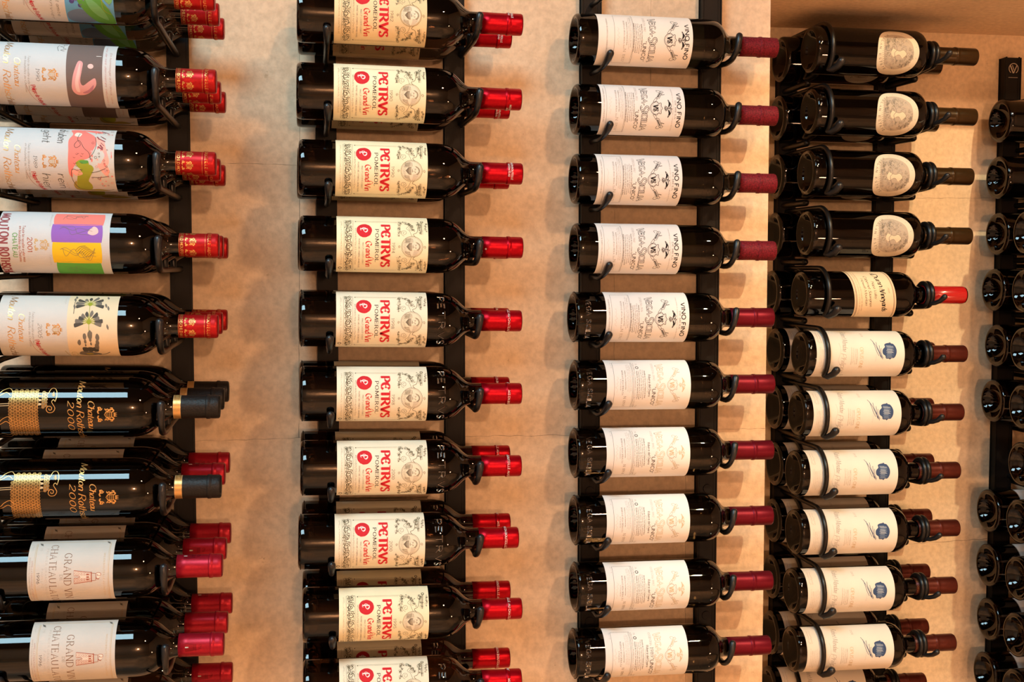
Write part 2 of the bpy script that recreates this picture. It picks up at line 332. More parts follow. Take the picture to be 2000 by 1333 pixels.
# ------------------------------------------------------------------ label artwork
def swirl(L, s, t, r, m, w=.35, d=1, a0=0, turns=1.6, lv=2, n=16):
    L.line([(s+r*(1-.8*k/n)*math.cos(a0+d*turns*2*PI*k/n), t+r*(1-.8*k/n)*math.sin(a0+d*turns*2*PI*k/n)) for k in range(n+1)], w, m, lv)
def crest(L, s, t, k, m, m2=None, lv=2):
    """two curled beasts either side of a shield with a crown, ribbon below; width about 18k, height 18k"""
    m2 = m2 or m
    for d in (-1, 1):
        swirl(L, s+d*6.2*k, t+1.2*k, 2.2*k, m, .9*k, d, PI/2, 1.3, lv, 12)
        L.curve([(s+d*1*k, t+.2*k), (s+d*3*k, t-.8*k), (s+d*5*k, t+.2*k), (s+d*7.6*k, t-.4*k)], 1.3*k, m, lv)
        L.curve([(s+d*2.6*k, t+8*k), (s+d*4.6*k, t+10*k), (s+d*5.4*k, t+13*k), (s+d*4*k, t+14.6*k), (s+d*2.7*k, t+13*k)], 1.2*k, m, lv)
        L.curve([(s+d*5*k, t+12*k), (s+d*6.6*k, t+13.4*k), (s+d*6.8*k, t+11.2*k)], .7*k, m, lv)
        L.curve([(s+d*4.6*k, t+10*k), (s+d*5.6*k, t+8.4*k), (s+d*4.6*k, t+6.8*k), (s+d*6*k, t+6*k)], .9*k, m, lv)
        L.line([(s+d*3.6*k, t+7*k), (s+d*3.6*k, t+12*k)], .6*k, m2, lv)
    for i in range(4): L.line([(s-2.6*k, t+(7.4+1.6*i)*k), (s+2.6*k, t+(7.4+1.6*i)*k)], .55*k, m2, lv)
    L.line([(s-2.6*k, t+7*k), (s-2.6*k, t+13*k), (s+2.6*k, t+13*k), (s+2.6*k, t+7*k), (s, t+5.6*k)], .6*k, m, lv, closed=True)
    for d in (-1.4, 0, 1.4): L.poly([(s+d*k-.8*k, t+15*k), (s+d*k+.8*k, t+15*k), (s+d*1.3*k, t+18*k)], m, lv)
    L.line([(s-2.2*k, t+14.8*k), (s+2.2*k, t+14.8*k)], .8*k, m, lv)
def leafspray(L, s, t, ds, dt, m, n=9, sz=2.2):
    L.curve([(s, t), (s+ds*.4, t+dt*.6), (s+ds, t+dt)], .3, m)
    for i in range(n):
        f = (i+.5)/n; x = s+ds*f+random.uniform(-1.5, 1.5)*sz*.6; y = t+dt*f+random.uniform(-1.5, 1.5)*sz*.6
        a = random.uniform(0, 6.3); r = sz*random.uniform(.5, 1)
        L.curve([(x+r*math.cos(a+q)*(1 if j % 2 else .45), y+r*math.sin(a+q)*(1 if j % 2 else .45)) for j, q in enumerate([0, .9, 1.8, 2.7, 3.6, 4.5, 5.4])], .22, m, 2, 3, True)
        if i % 3 == 0: L.ell(x, y, r*.5, r*.35, m, 2, 7)
def lab_cream(year, pap, s0=-54, s1=55):
    random.seed(hash(year) % 97 if False else int(year))
    L = Lab(); L.rect(s0, s1, 48.6, 170, pap, 0)
    g = 'olive'
    # wax seal
    L.ell(2-21, 85, 10.2, 10.2, 'red', 1, 30, .025); L.ring(-19, 85, 8.6, .35, 'crimson', 2)
    L.text('P', -21.2, -16.4, 80.4, 8.6, 'white', 2.0, .6, 35, lv=3); L.curve([(-21.4, 82), (-23.2, 83.6), (-22.6, 86.4), (-20.8, 87.6)], .8, 'white', 3); L.curve([(-22.6, 80.4), (-20.4, 79.8), (-18.6, 80.8)], .7, 'white', 3)
    L.text('P$TRVS', -27.5, 33.3, 107.4, 11.4, 'rose', 3.5, 1.2, 0, True, lv=1, sp=1.9)
    L.text('P$TRVS', -27.2, 33, 107.8, 11, 'red', 3.3, .9, 0, True, lv=2, sp=1.9, n=6)
    L.line([(-28, 105.6), (34, 105.6)], .16, 'rose'); L.line([(-27, 120.2), (34, 120.2)], .14, 'rose')
    L.text('POMEROL', -20.5, 24.8, 99.6, 4.3, 'dark', 2.4, 1.0, 0, True, sp=3.4)
    L.text(year, -2.3, 11.5, 121.6, 3.9, 'dark', 1.0, .7)
    L.text('Grand', -3.6, 18.6, 87, 7.6, 'red', 1.9, .45, 38, slant=.04, sp=1.8)
    L.text('Vin', 22, 33.6, 87, 8., 'red', 1.9, .45, 38, slant=.04, sp=1.3); L.curve([(18, 95), (20.5, 97.5), (23, 94), (21, 90)], .5, 'red')
    L.text('Mme L.P. LACOSTE-LOUBAT', -2, 29.8, 82.4, 2, 'grey', 1.1, .8, n=2)
    L.text('PROPRIETAIRE A POMEROL (GIRONDE) FRANCE', -7, 37, 77.2, 1.9, 'grey', 1.0, .8, n=2)
    L.text('MIS EN BOUTEILLES AU CHATEAU', -22, 30, 72.5, 2, 'dark', 1.0, .8, n=2, sp=3)
    L.text('APPELLATION POMEROL CONTROLEE', -34, 32, 53.8, 1.9, 'olive', .9, .7, n=2, sp=3)
    # ornament band
    for a, b in ((58.6, .3), (69.8, .3), (57.6, .15), (71, .15)): L.line([(-36, a), (44, a)], b, g)
    for s in (-36, 44): L.line([(s, 58.6), (s, 69.8)], .3, g)
    for i in range(7):
        s = -31+i*11.6; d = 1 if i % 2 else -1
        swirl(L, s, 64.2, 4.4, g, 1.0, d, PI/2*d, 1.5); swirl(L, s+4.8, 62, 2.4, g, .6, -d, 0, 1.2); swirl(L, s-4.4, 67, 2, g, .5, -d, PI, 1.2)
        L.curve([(s-5.5, 60), (s-2, 62.5), (s+1, 60.4), (s+5, 63), (s+5.6, 68.5)], .7, g)
        for q in range(9): L.ell(s+random.uniform(-5.6, 5.6), 64.2+random.uniform(-4.8, 4.8), random.uniform(.5, 1.2), random.uniform(.4, .8), g, 2, 7)
    for s in (-36, 44):
        L.line([(s*.97, 73), (s*.97, 130)], .28, g); L.line([(s*.93, 73), (s*.93, 129)], .14, g)
        swirl(L, s*.94, 132.5, 2.6, g, .45, 1, 0, 1.7); L.ell(s*.95, 73.5, 1, .8, g, 2, 8)
    # medallion with a bearded head, foliage round it
    L.ring(2.7, 148.5, 14.2, .45, g, 2, 36); L.ring(2.7, 148.5, 13, .25, g, 2, 32); L.ell(2.7, 148.5, 12.8, 12.8, 'sand', 1, 28)
    for q in range(26):                                    # hatched sky and rocks round the head
        x = -9+q*.95; h = max(0, 12.4**2-(x-2.7)**2)**.5
        if x < -2 or x > 8.5: L.line([(x, 148.5-h*.92), (x+.3, 148.5-h*.25)], .34, g, 2)
        if x > 6.5: L.line([(x, 148.5+h*.2), (x+.4, 148.5+h*.85)], .2, 'grey', 2)
    for q in range(9): L.curve([(-8.4, 140+q*1.1), (-5.6, 139.6+q*1.2), (-3.4, 140.6+q*1.1)], .35, g)
    L.blob([(-2.2, 150), (-2, 155), (.4, 158.4), (3.6, 158.6), (6.4, 156), (7, 150.6), (5.4, 146), (2.4, 144.6), (-.6, 146)], 'cream_pale', 2)
    for q in range(15):                                    # hair, brow and beard as fine engraved strokes
        a = 2.75-q*.165; L.curve([(2.5+4.4*math.cos(a), 152.6+5*math.sin(a)), (2.5+5.6*math.cos(a+.1), 153+6.2*math.sin(a+.1)), (2.5+6*math.cos(a+.3), 152.6+6.4*math.sin(a+.3))], .42, g, 3)
    for q in range(17):
        x = -2.4+q*.62; L.curve([(x, 148.6-.3*(q % 3)), (x+.3*(8-q)*.12, 145.4), (2.2+(x-2.2)*.55, 140.6+abs(q-8)*.32)], .36, g if q % 3 else 'grey', 3)
    for x in (.6, 4.3): L.curve([(x-1, 153.6), (x, 154.1), (x+1, 153.5)], .42, g, 3); L.ell(x, 152.9, .6, .34, 'dark', 3, 7)
    L.curve([(2.7, 153.2), (3.2, 150.6), (2.3, 150)], .3, g, 3); L.curve([(.4, 149.3), (1.4, 149.7), (2.5, 149.3), (3.6, 149.7), (4.6, 149.3)], .6, g, 3)
    for q in range(5): L.line([(-1.6+q*.2, 149.6+q*1.3), (-.2+q*.1, 150.2+q*1.2)], .2, 'grey', 3)
    for q in range(12):
        x = -8+q*1.7; L.line([(x, 136.5+abs(q-6)*.5), (x+1.2, 140+abs(q-6)*.4)], .24, g)
    for d in (-1, 1):
        c = 2.7
        for q in range(3): swirl(L, c+d*(19+q*7), 138+q*9.5, 4.6-q*.5, g, .38, d, q*1.4, 1.6)
        leafspray(L, c+d*15, 131, d*22, 2, g, 18, 2.3); leafspray(L, c+d*20, 160, d*17, -3, g, 16, 2.2); leafspray(L, c+d*30, 150, d*7, -14, g, 14, 2.1); leafspray(L, c+d*22, 152, d*12, -8, g, 12, 2)
        L.curve([(c+d*13, 153), (c+d*17, 150), (c+d*20, 155), (c+d*29, 157), (c+d*36, 160)], .6, g)
        L.line([(c+d*17, 160.5), (c+d*38, 161.5)], .9, g); L.line([(c+d*17, 162.3), (c+d*38, 163.3)], .3, g); L.ell(c+d*39, 162, 2.2, 2.2, g, 2, 10); L.ell(c+d*39, 162, 1.1, 1.1, pap, 3, 8)
        leafspray(L, c+d*22, 166.6, d*14, .5, g, 12, 1.6)
        L.curve([(c+d*14, 148), (c+d*22, 145), (c+d*26, 141), (c+d*32, 146), (c+d*37, 142)], .4, g)
    swirl(L, 2.7, 165, 2, g, .4, 1, 0, 1.4); swirl(L, 2.7, 131.6, 1.8, g, .4, -1, 0, 1.4)
    if int(year) > 1991: L.ring(38, 53.5, 2.1, .9, 'dark', 2, 12); L.rect(37, 39, 52.4, 53, pap, 3); L.text('75', 42, 46, 52.6, 1.8, 'grey', 1, .8, n=2)
    return L
def micro(L, rows, s0, s1, m, h=1.9, thick=1.1):
    W = ['Medalla de Oro y Gran Diploma de Honor', 'Feria de Navarra Exposicion', 'Gran Premio de Barcelona', 'Cosecha elaborada en la propiedad', 'Medalla de Oro en San Sebastian de Paris', 'El numero de esta botella es el', 'embotellado de origen en la bodega', 'Certificado por el consejo regulador']
    for i, t in enumerate(rows):
        a = s0+random.uniform(0, 4); b = s1-random.uniform(0, 6)
        L.text(W[i % len(W)], a, b, t, h, m, thick, .8, n=2)
def eagle(L, s, t, k, m, m2=None):
    m2 = m2 or m
    for d in (-1, 1):
        L.curve([(s, t+6*k), (s+d*5*k, t+8*k), (s+d*13*k, t+3.4*k), (s+d*7*k, t+4.6*k), (s+d*1.5*k, t+3*k)], .8*k, m)
        L.blob([(s+d*1*k, t+4*k), (s+d*6*k, t+7*k), (s+d*10*k, t+5*k), (s+d*5*k, t+4.6*k)], m, 2, 3)
        L.curve([(s, t+3*k), (s+d*2.4*k, t+1*k), (s+d*1*k, t-2*k)], .7*k, m); swirl(L, s+d*2.2*k, t-.4*k, 1.9*k, m, .55*k, d, 0, 1.2)
    L.curve([(s, t+3*k), (s-.8*k, t+7*k), (s+.6*k, t+9*k), (s+1.6*k, t+8*k)], 1*k, m); L.line([(s, t-3*k), (s, t+4*k)], .8*k, m)
def title(L, c, t, m, pm, k):
    for tx, a, b, h, dt in (('V', -34, -27, 10.8, 0), ('EGA', -26, -5.6, 8.4, 1.1), ('-', -4.4, -1.8, 10, 0), ('S', -.6, 5.6, 12.6, -1.2), ('ICILIA', 7.6, 36.4, 8.4, 1.1)):
        L.text(tx, c+a, c+b, t+dt, h, m, 2.7*10.6/h, 1.1, 0, True, lv=2, sp=2.6, n=6); L.text(tx, c+a, c+b, t+dt, h, pm, 1.35*10.6/h, .1, 0, False, lv=3, sp=2.6, n=6)
def shield(L, s, t, k, m, m2=None, rib=True):
    m2 = m2 or m
    L.curve([(s-9*k, t-3*k), (s-10*k, t+2*k), (s-7*k, t+4*k), (s-8*k, t+8*k), (s-3*k, t+8.4*k), (s, t+10*k), (s+3*k, t+8.4*k), (s+8*k, t+8*k), (s+7*k, t+4*k), (s+10*k, t+2*k), (s+9*k, t-3*k), (s+5*k, t-7*k), (s, t-8.6*k), (s-5*k, t-7*k)], .7*k, m, 2, 5, True)
    L.curve([(s-8*k, t-2.6*k), (s-8.4*k, t+1.6*k), (s-6*k, t+6*k), (s, t+7*k), (s+6*k, t+6*k), (s+8.4*k, t+1.6*k), (s+8*k, t-2.6*k), (s, t-6.8*k)], .3*k, m, 2, 5, True)
    L.text('VS', s-5*k, s+4.6*k, t-4*k, 8*k, m2, 1.5, .5, 0, True, lv=2); L.text('W', s-4*k, s+4*k, t-4*k, 7*k, m2, 1.1, .4, 0, True, lv=2)
    for q in range(5): L.scrib(s-4.5*k, s+4.5*k, t-3*k+q*1.4*k, 1*k, m2, .3*k, 6)
    if rib:
        for d in (-1, 1):
            L.line([(s+d*10*k, t-4*k), (s+d*17*k, t+1*k), (s+d*15*k, t+3*k), (s+d*9*k, t-1*k)], .5*k, m, closed=True)
            L.line([(s+d*15*k, t+1*k), (s+d*29*k, t+8*k), (s+d*28*k, t+13*k), (s+d*15*k, t+5.4*k)], .55*k, m, closed=True)
            L.line([(s+d*17*k, t+3.4*k), (s+d*27*k, t+9*k)], 1.3*k, m2); L.line([(s+d*17*k, t+5*k), (s+d*27*k, t+11*k)], .5*k, m2)
            L.curve([(s+d*28*k, t+11*k), (s+d*32*k, t+7*k), (s+d*31*k, t+3*k), (s+d*27*k, t+5*k)], .6*k, m); L.curve([(s+d*29*k, t+9*k), (s+d*31*k, t+12*k), (s+d*27*k, t+14*k)], .5*k, m)
            L.line([(s+d*22*k, t+10*k), (s+d*23*k, t+15*k)], .9*k, m)
def lab_white_old(yr, t0, t1, sh=0., first=False, mesa=True):
    random.seed(int(yr))
    L = Lab(); c = sh; L.rect(c-54, c+52, t0, t1, 'white_warm' if first else 'white', 0)
    d = t1-155.3
    L.text('VINO', c-24, c+1.5, 143.6+d, 6, 'black', 2.1, 1.9, sp=2.6); L.text('FINO', c+6.5, c+29.5, 143.6+d, 6, 'black', 2.1, 1.9, sp=2.6)
    if mesa:
        L.text('DE MESA', c-10, c+16, 140+d, 2.2, 'dark', 2, .9, 0, True, sp=4); L.text('Embotellado en origen por Bodegas, Valbuena de Duero', c-34, c+37, 136.6+d, 1.6, 'grey', 1, .7, n=2)
    dd = d+(9 if first else 0)
    eagle(L, c+1.5, 126.5+dd, 1, 'black'); shield(L, c+1.5, 111.5+dd, .97, 'black')
    title(L, c, 89.6+d, 'black', 'white_warm' if first else 'white', 1.)
    L.text('"UNICO"', c+5, c+36, 80.6+d, 5.2, 'black', 1.5, 1.3, sp=2.4)
    L.text('COSECHA '+yr, c-35, c-9.5, 81.5+d, 3, 'grey', .8, .4, 0, True, slant=.12, sp=2.4)
    micro(L, [78+d-2.9*i for i in range(5)], c-23, c+26, 'dark', 1.9, 1.3)
    for s in (-40.5, 41.8): L.line([(c+s, 38.2+d), (c+s, 66.2+d)], .3, 'dark')
    L.line([(c-40.5, 38.2+d), (c+41.8, 38.2+d)], .3, 'dark'); L.line([(c-40.5, 66.2+d), (c+41.8, 66.2+d)], .35, 'dark'); L.line([(c-40, 64.8+d), (c+41, 64.8+d)], .2, 'dark')
    micro(L, [61.5+d, 59+d], c-36, c+20, 'grey', 1.6); micro(L, [55.8+d], c-26, c+14, 'grey', 1.8)
    L.text('BODEGAS VEGA SICILIA, S.A.', c-26, c+16, 51.5+d, 2, 'dark', 1.1, .7, n=2)
    L.text('N  11'+yr[2:]+'7', c+17, c+38, 52.4+d, 3.4, 'grey', 1, .5, 0, True)
    L.text('VALBUENA DE DUERO (VALLADOLID) ESPANA', c-30, c+24, 33.6+d if not first else 41, 1.7, 'dark', 1.1, .8, n=2)
    L.scrib(c-14, c+12, 44+d, 3, 'lgrey', .2, 9)
    return L
def lab_white_new(yr, c=-3.5, big=False):
    random.seed(int(yr)+c.__hash__() % 5)
    L = Lab(); L.rect(c-52, c+54, 43.2, 170.6, 'white', 0)
    title(L, c-.5, 119.4, 'faintgold', 'white', 1.)
    eagle(L, c+.5, 154.5, .82, 'faintgold'); shield(L, c+.5, 142, .86, 'taupe', 'faintgold')
    L.text('"UNICO"', c+3.5, c+36, 111.6, 5.2, 'black', 1.5, 1.3, sp=2.4)
    if big: L.text('COSECHA', c-36, c-15, 112, 3.2, 'dark', .8, .4, 0, True, sp=2.4); L.text(yr, c-12, c+2, 111.8, 4.8, 'dark', 1, .5, 0, True)
    else: L.text('COSECHA '+yr, c-36, c-6.5, 112.5, 3, 'grey', .8, .4, 0, True, sp=2.4)
    L.text('Ribera del Duero', c-15, c+18, 106, 3.3, 'dark', 1.5, .9, n=3); L.text('Denominacion de origen', c-9, c+12, 103.6, 1.3, 'grey', 1, .7, n=2)
    micro(L, [100-2.9*i for i in range(5)], c-24, c+26, 'dark', 1.9, 1.3)
    L.ring(c-27.5, 90.6, 2.1, .9, 'black', 2, 12); L.rect(c-29, c-26.4, 89.6, 90.3, 'white', 3); L.text('75', c-37, c-33, 89, 2.6, 'grey', 1, .7); L.text('750', c+34, c+41, 88, 3.2, 'lgrey', 1, .7); L.text('14 VOL', c+34, c+41, 85, 2, 'lgrey', 1, .7)
    for s in (-39, 40): L.line([(c+s, 54.2), (c+s, 83.4)], .3, 'dark')
    L.line([(c-39, 54.2), (c+40, 54.2)], .35, 'dark'); L.line([(c-39, 83.4), (c+40, 83.4)], .35, 'dark'); L.line([(c-39, 81.8), (c+40, 81.8)], .3, 'dark')
    L.text('COSECHERO EN LA PROPIEDAD S.A. CASTILLA DE DUERO', c-38, c+40, 85, 1.6, 'dark', 1.2, .8, n=2)
    micro(L, [78.6, 76.4, 74.2], c-36, c+14, 'grey', 1.4, 1.); micro(L, [70.6], c-22, c+12, 'grey', 1.7)
    L.text('BODEGAS VEGA SICILIA, S.A.', c-22, c+16, 66, 2.1, 'dark', 1.2, .8, n=2); L.text('El Presidente', c-8, c+8, 63, 1.5, 'dark', 1, .8, n=2)
    L.text('N  01'+yr[2:]+'4', c+18, c+37, 69, 3.6, 'grey', 1.1, .5, 0, True); L.scrib(c-12, c+12, 58.6, 3.4, 'lgrey', .2, 9)
    L.text('25 Y 12', c-39, c-27, 51.2, 1.4, 'grey', 1, .8, n=2)
    return L
def tower(L, s, t, k, m, m2):
    L.poly([(s-8.6*k, t), (s+8.6*k, t), (s+5.8*k, t+21*k), (s-5.8*k, t+21*k)], m2, 1)
    for i in range(14):
        y = t+i*1.5*k; w = (8.6-2.8*i/14)*k; L.line([(s-w, y), (s-w*.28, y)], .35*k, m); L.line([(s+w*.2, y), (s+w, y)], .5*k, m)
        for q in range(5): x = s-w+2*w*(q+.5*(i % 2))/5; L.line([(x, y), (x, y+1.5*k)], .22*k, m)
    for d in (-1, 1): L.line([(s+d*8.6*k, t), (s+d*5.8*k, t+21*k)], .7*k, m)
    L.rect(s-1.8*k, s+1*k, t, t+7*k, 'lat', 2); L.curve([(s-1.8*k, t), (s-1.8*k, t+5*k), (s-.4*k, t+7.4*k), (s+1*k, t+5*k), (s+1*k, t)], .5*k, m, 3)
    for x in (-3.2, 0, 3.2): L.rect(s+x*k-.8*k, s+x*k+.8*k, t+15.5*k, t+18.6*k, m, 3)
    L.line([(s-6.6*k, t+21.4*k), (s+6.6*k, t+21.4*k)], 1.1*k, m, 3)
    L.line([(s-5*k, t+22*k), (s-4.4*k, t+27*k), (s+4.4*k, t+27*k), (s+5*k, t+22*k)], .6*k, m, 3)
    L.blob([(s-4*k, t+27*k), (s-3*k, t+30*k), (s, t+28.6*k), (s+2*k, t+30*k), (s-2.6*k, t+33.5*k), (s-5*k, t+31.5*k), (s-5.4*k, t+28*k)], m2, 2)
    L.curve([(s-4*k, t+27*k), (s-5.4*k, t+29*k), (s-4.8*k, t+32.6*k), (s-2*k, t+33*k), (s-1.6*k, t+30*k), (s-3*k, t+28.6*k)], .5*k, m, 3); L.curve([(s+1*k, t+27*k), (s+3*k, t+29.6*k), (s+2*k, t+31*k)], .8*k, m, 3)
def lab_tower():
    random.seed(11)
    L = Lab(); L.rect(-53, 53, 75, 175, 'lat', 0); o = 2
    L.text('GRAND VIN', -28.5, 34, 117.8, 8.2, 'brown', 1.05, .45, 0, True, sp=4)
    L.text('DE', -2, 4.6, 113, 3.2, 'grey', .9, .5, 0, True, sp=3)
    L.text('CHATEAU LATOUR', -42, 57.5-4, 100.6, 8, 'brown', 1.05, .45, 0, True, sp=3.6)
    L.text('PREMIER GRAND CRU CLASSE', -36, 41, 95.6, 2.3, 'lgrey', .9, .6, n=3, sp=4.6)
    L.text('PAUILLAC', -10, 14, 91.4, 2.2, 'lgrey', .9, .6, n=3, sp=4.6)
    L.text('1996', -5.3, 8.3, 86, 3.3, 'dark', 1.3, .8)
    tower(L, 1.2, 129.4, .95, 'rust', 'pinkish')
    L.text('MIS EN BOUTEILLE AU CHATEAU', -28, 30, 163.5, 1.9, 'ochre', 1, .8, n=2, sp=4)
    for a, w in ((170.2, .35), (168.8, .2), (84, .35), (82.6, .2)): L.line([(-46, a), (47, a)], w, 'ochre')
    for s in (-47.6, 49): L.line([(s, 86), (s, 167)], .35, 'ochre')
    L.text('APPELLATION PAUILLAC CONTROLEE', -20, 38, 79.6, 1.6, 'rust', 1, .8, n=2, sp=3); L.text('SOCIETE CIVILE DU VIGNOBLE PROPRIETAIRE A PAUILLAC', -24, 40, 77, 1.2, 'brown', 1, .8, n=2, sp=3)
    for s, t in ((-44, 88), (-46, 167), (46, 167.5), (45, 87)):
        swirl(L, s, t, 1.8, 'smoke', .6); L.curve([(s-2.6, t-2), (s, t), (s+2.6, t+2.4)], .7, 'smoke')
    L.text('75', -38, -33, 88, 2.2, 'lgrey', .9, .6); L.scrib(-44, -34, 79, 2, 'lgrey', .2, 8)
    return L
def lab_gold():
    """gold print straight on the dark glass: a curly fleeced ram, script, crest and date"""
    random.seed(5); L = Lab(); g = 'gold'
    k = 0
    t = 61.
    row = 0
    while t < 92:
        a, b = (-25.5, 36)
        s = a+(1.9 if row % 2 else 0)
        while s < b:
            if not (t < 64 and s < -18) : L.ring(s, t, 1.65, .42, g, 2, 11); swirl(L, s, t, .9, g, .3, 1, s, 1.1, 2, 7)
            s += 3.7
        t += 3.05; row += 1
    t = 93.; row = 0
    while t < 104.5:
        s = -23+(1.9 if row % 2 else 0)
        while s < -3.5-max(0, t-99)*.3:
            if not (t < 97): L.ring(s, t, 1.6, .42, g, 2, 11); L.ell(s, t, .7, .7, 'palegold', 2, 7)
            s += 3.7
        t += 3.; row += 1
    L.line([(-22, 92.6), (-3.6, 92.6), (-3.6, 97.6), (-22, 97.6)], .5, g, closed=True)
    for s in (-18, -13, -8): L.poly([(s-1.6, 93.4), (s+1.6, 93.4), (s+1, 96.8), (s-1, 96.8)], 'palegold', 2)
    L.curve([(-21, 104), (-28, 107), (-28.5, 111), (-24, 113.6), (-17, 114), (-11, 112.6)], .7, g); L.curve([(-24, 110.5), (-20, 108.6), (-17.5, 110.6), (-20, 112)], .6, 'palegold'); L.ell(-20.5, 110.4, 2.6, 1, 'palegold', 2, 9)
    L.curve([(-11, 112.6), (-13.4, 110.6), (-11, 108.6), (-8, 110), (-3, 112.6), (1.5, 110), (2, 105), (-1.5, 102.6), (-5.4, 104.6), (-4.6, 108.4), (-1.4, 108.4), (-1, 106), (-2.8, 105.6)], .75, g)
    for s0, d in ((-24, -1), (12, -1)):
        L.curve([(s0, 63), (s0-5, 59), (s0-2, 52), (s0+4, 46), (s0+6, 38)], .7, g); L.curve([(s0+5, 61), (s0+1, 56), (s0+5, 49), (s0+9, 38)], .7, g)
    for s in (-9, -6.6): L.line([(s, 60), (s+1, 40)], .7, 'palegold')
    for s in (30, 36): L.curve([(s, 62), (s+5, 57), (s+3, 50), (s+6, 42)], .6, g)
    L.text('2000', -12, 24, 127.2, 7, g, 1.7, .45, 10, slant=.22, sp=2.2, n=5)
    L.text('Mouton', -42, -5, 137.6, 8, g, 1.6, .35, 10, slant=.28, sp=1.1); L.text('Rothschild', 0, 53, 137.6, 8.4, g, 1.6, .35, 10, slant=.28, sp=1.1)
    L.text('Chateau', -12, 23, 150.6, 7.6, g, 1.6, .35, 10, slant=.28, sp=1.1)
    crest(L, 5, 163, 1.22, g)
    return L
def lab_art(kind):
    random.seed(kind); L = Lab()
    T1 = {1986: 188, 1990: 188.6, 1989: 187, 2001: 177.5, 2005: 187}[kind]
    L.rect(-50, 54, 50, T1, {1986: 'art_warm', 1990: 'art_white', 1989: 'art_white', 2001: 'art_white', 2005: 'art_warm'}[kind], 0)
    if kind != 2001:
        L.text('Mouton', -44, -9, 61, 8.4, 'gold', 1.3, .35, 10, slant=.28, sp=1.1); L.text('Rothschild', 0, 52, 61, 8.4, 'gold', 1.3, .35, 10, slant=.28, sp=1.1)
        L.text('Chateau', -16, 17.5, 73.4, 7, 'gold', 1.3, .35, 10, slant=.28, sp=1.1)
        L.text('Toute la recolte a ete mise', -19, 24, 88.6, 2.6, 'grey', .9, .4, 10, slant=.28, n=2); L.text('en bouteilles au Chateau', -18, 26, 84.8, 2.6, 'grey', .9, .4, 10, slant=.28, n=2)
        if kind in (1990, 1989): L.text(str(kind), -3, 11, 98 if kind == 1990 else 95, 4, 'dark', .9, .4, 0, True, slant=.15)
        if kind == 2005: L.text('2005', -4, 13, 95.5, 4.6, 'dark', .8, .35, 10, slant=.3)
        if kind != 1986: crest(L, 3.5, 106, 1.0, 'gold', 'ochre')
        L.text('Philippe de Rothschild', 17, 52, 91, 5, 'crimson', 1.3, .5, 10, slant=.25, sp=.6, n=3, rot=.26); L.curve([(17, 86), (30, 90), (44, 97.6)], .35, 'rust')
    if kind == 1990:
        L.rect(-50, 54, 132, 173.4, 'umber', 1)
        L.blob([(-14, 146), (-4, 142), (8, 139), (20, 138), (27, 143), (27, 152), (22, 160), (14, 166), (6, 165), (10, 158), (15, 151), (10, 148), (-2, 150), (-12, 151)], 'pink', 2, 5)
        L.blob([(-12, 148), (0, 144.6), (12, 142), (22, 143), (23, 147), (12, 146), (0, 148)], 'pink2', 3); L.blob([(14, 163), (20, 157), (24, 150), (25, 154), (21, 161)], 'mauve', 3); L.ell(-8, 160, 3, 3.4, 'pink2', 2, 16)
        L.rect(-22, -21.4, 166, 172, 'white', 2)
        L.text('En hommage a Francis, venu', -28, 40, 181.6, 2.5, 'rust', .9, .4, 20, slant=.2, n=3, wob=.3, sp=1.6); L.text('l une de ses dernieres oeuvres ici', -42, 46, 176.4, 2.4, 'crimson', .9, .4, 20, slant=.2, n=3, wob=.3, sp=1.6)
        L.scrib(-46, -28, 126, 6, 'smoke', .5, 9); L.curve([(-42, 122), (-36, 120), (-28, 122)], .5, 'smoke')
    if kind == 1989:
        for a, b, t, tx in ((-46, -20, 121, 'druben'), (-43, -20, 103.5, 'geht'), (18, 42, 121, 'rein'), (18, 44, 103.5, 'hier')):
            L.text(tx, a, b, t, 9.5, 'smoke', .95, .5, 20, slant=.12, wob=.6, sp=1.4, n=5)
        L.rect(-50, 54, 133.6, 187, 'art_warm', 1)
        L.blob([(-44, 135), (-46, 146), (-38, 156), (-30, 164), (-20, 166), (-10, 162), (-2, 158), (2, 148), (10, 140), (22, 138), (18, 134.6), (4, 134), (-10, 134.4), (-24, 134), (-34, 138)], 'coral', 2)
        L.blob([(-46, 148), (-44, 166), (-38, 172), (-40, 158)], 'coral', 2); L.blob([(-32, 140), (-30, 146), (-36, 148), (-38, 142)], 'pinkish', 3)
        L.blob([(-30, 165), (-18, 168), (-6, 176), (4, 172), (10, 176), (2, 181), (-12, 178), (-24, 174)], 'coral2', 2); L.blob([(6, 168), (14, 172), (20, 178), (12, 181), (4, 176)], 'coral2', 2); L.blob([(14, 138), (20, 142), (18, 150), (12, 146)], 'coral2', 3)
        L.blob([(6, 158), (12, 147), (20, 144), (32, 142), (42, 142), (46, 150), (44, 158), (34, 159), (28, 156), (22, 158), (16, 161), (10, 163)], 'lime', 3); L.blob([(4, 158), (0, 150), (4, 143), (10, 146), (12, 154)], 'lime', 3)
        L.blob([(28, 142), (42, 142), (46, 152), (44, 166), (48, 178), (50, 170), (50, 150), (46, 140), (34, 138)], 'khaki', 3); L.blob([(2, 147), (5, 150), (4, 157), (1, 156)], 'leaf', 4)
        L.curve([(14, 145), (12, 138.5), (22, 137), (34, 140), (44, 146), (48, 160), (47, 176), (44, 183)], .6, 'smoke', 4); L.curve([(16, 160), (14, 168), (10, 177)], .6, 'smoke', 4); L.curve([(22, 160), (22, 170), (20, 180)], .6, 'smoke', 4); L.curve([(-36, 146), (-26, 144), (-18, 148), (-14, 143), (-18, 141), (-24, 146), (-14, 152), (-8, 158), (0, 160)], .6, 'smoke', 4); L.curve([(-30, 164), (-18, 166), (-8, 163), (-2, 158)], .5, 'smoke', 4)
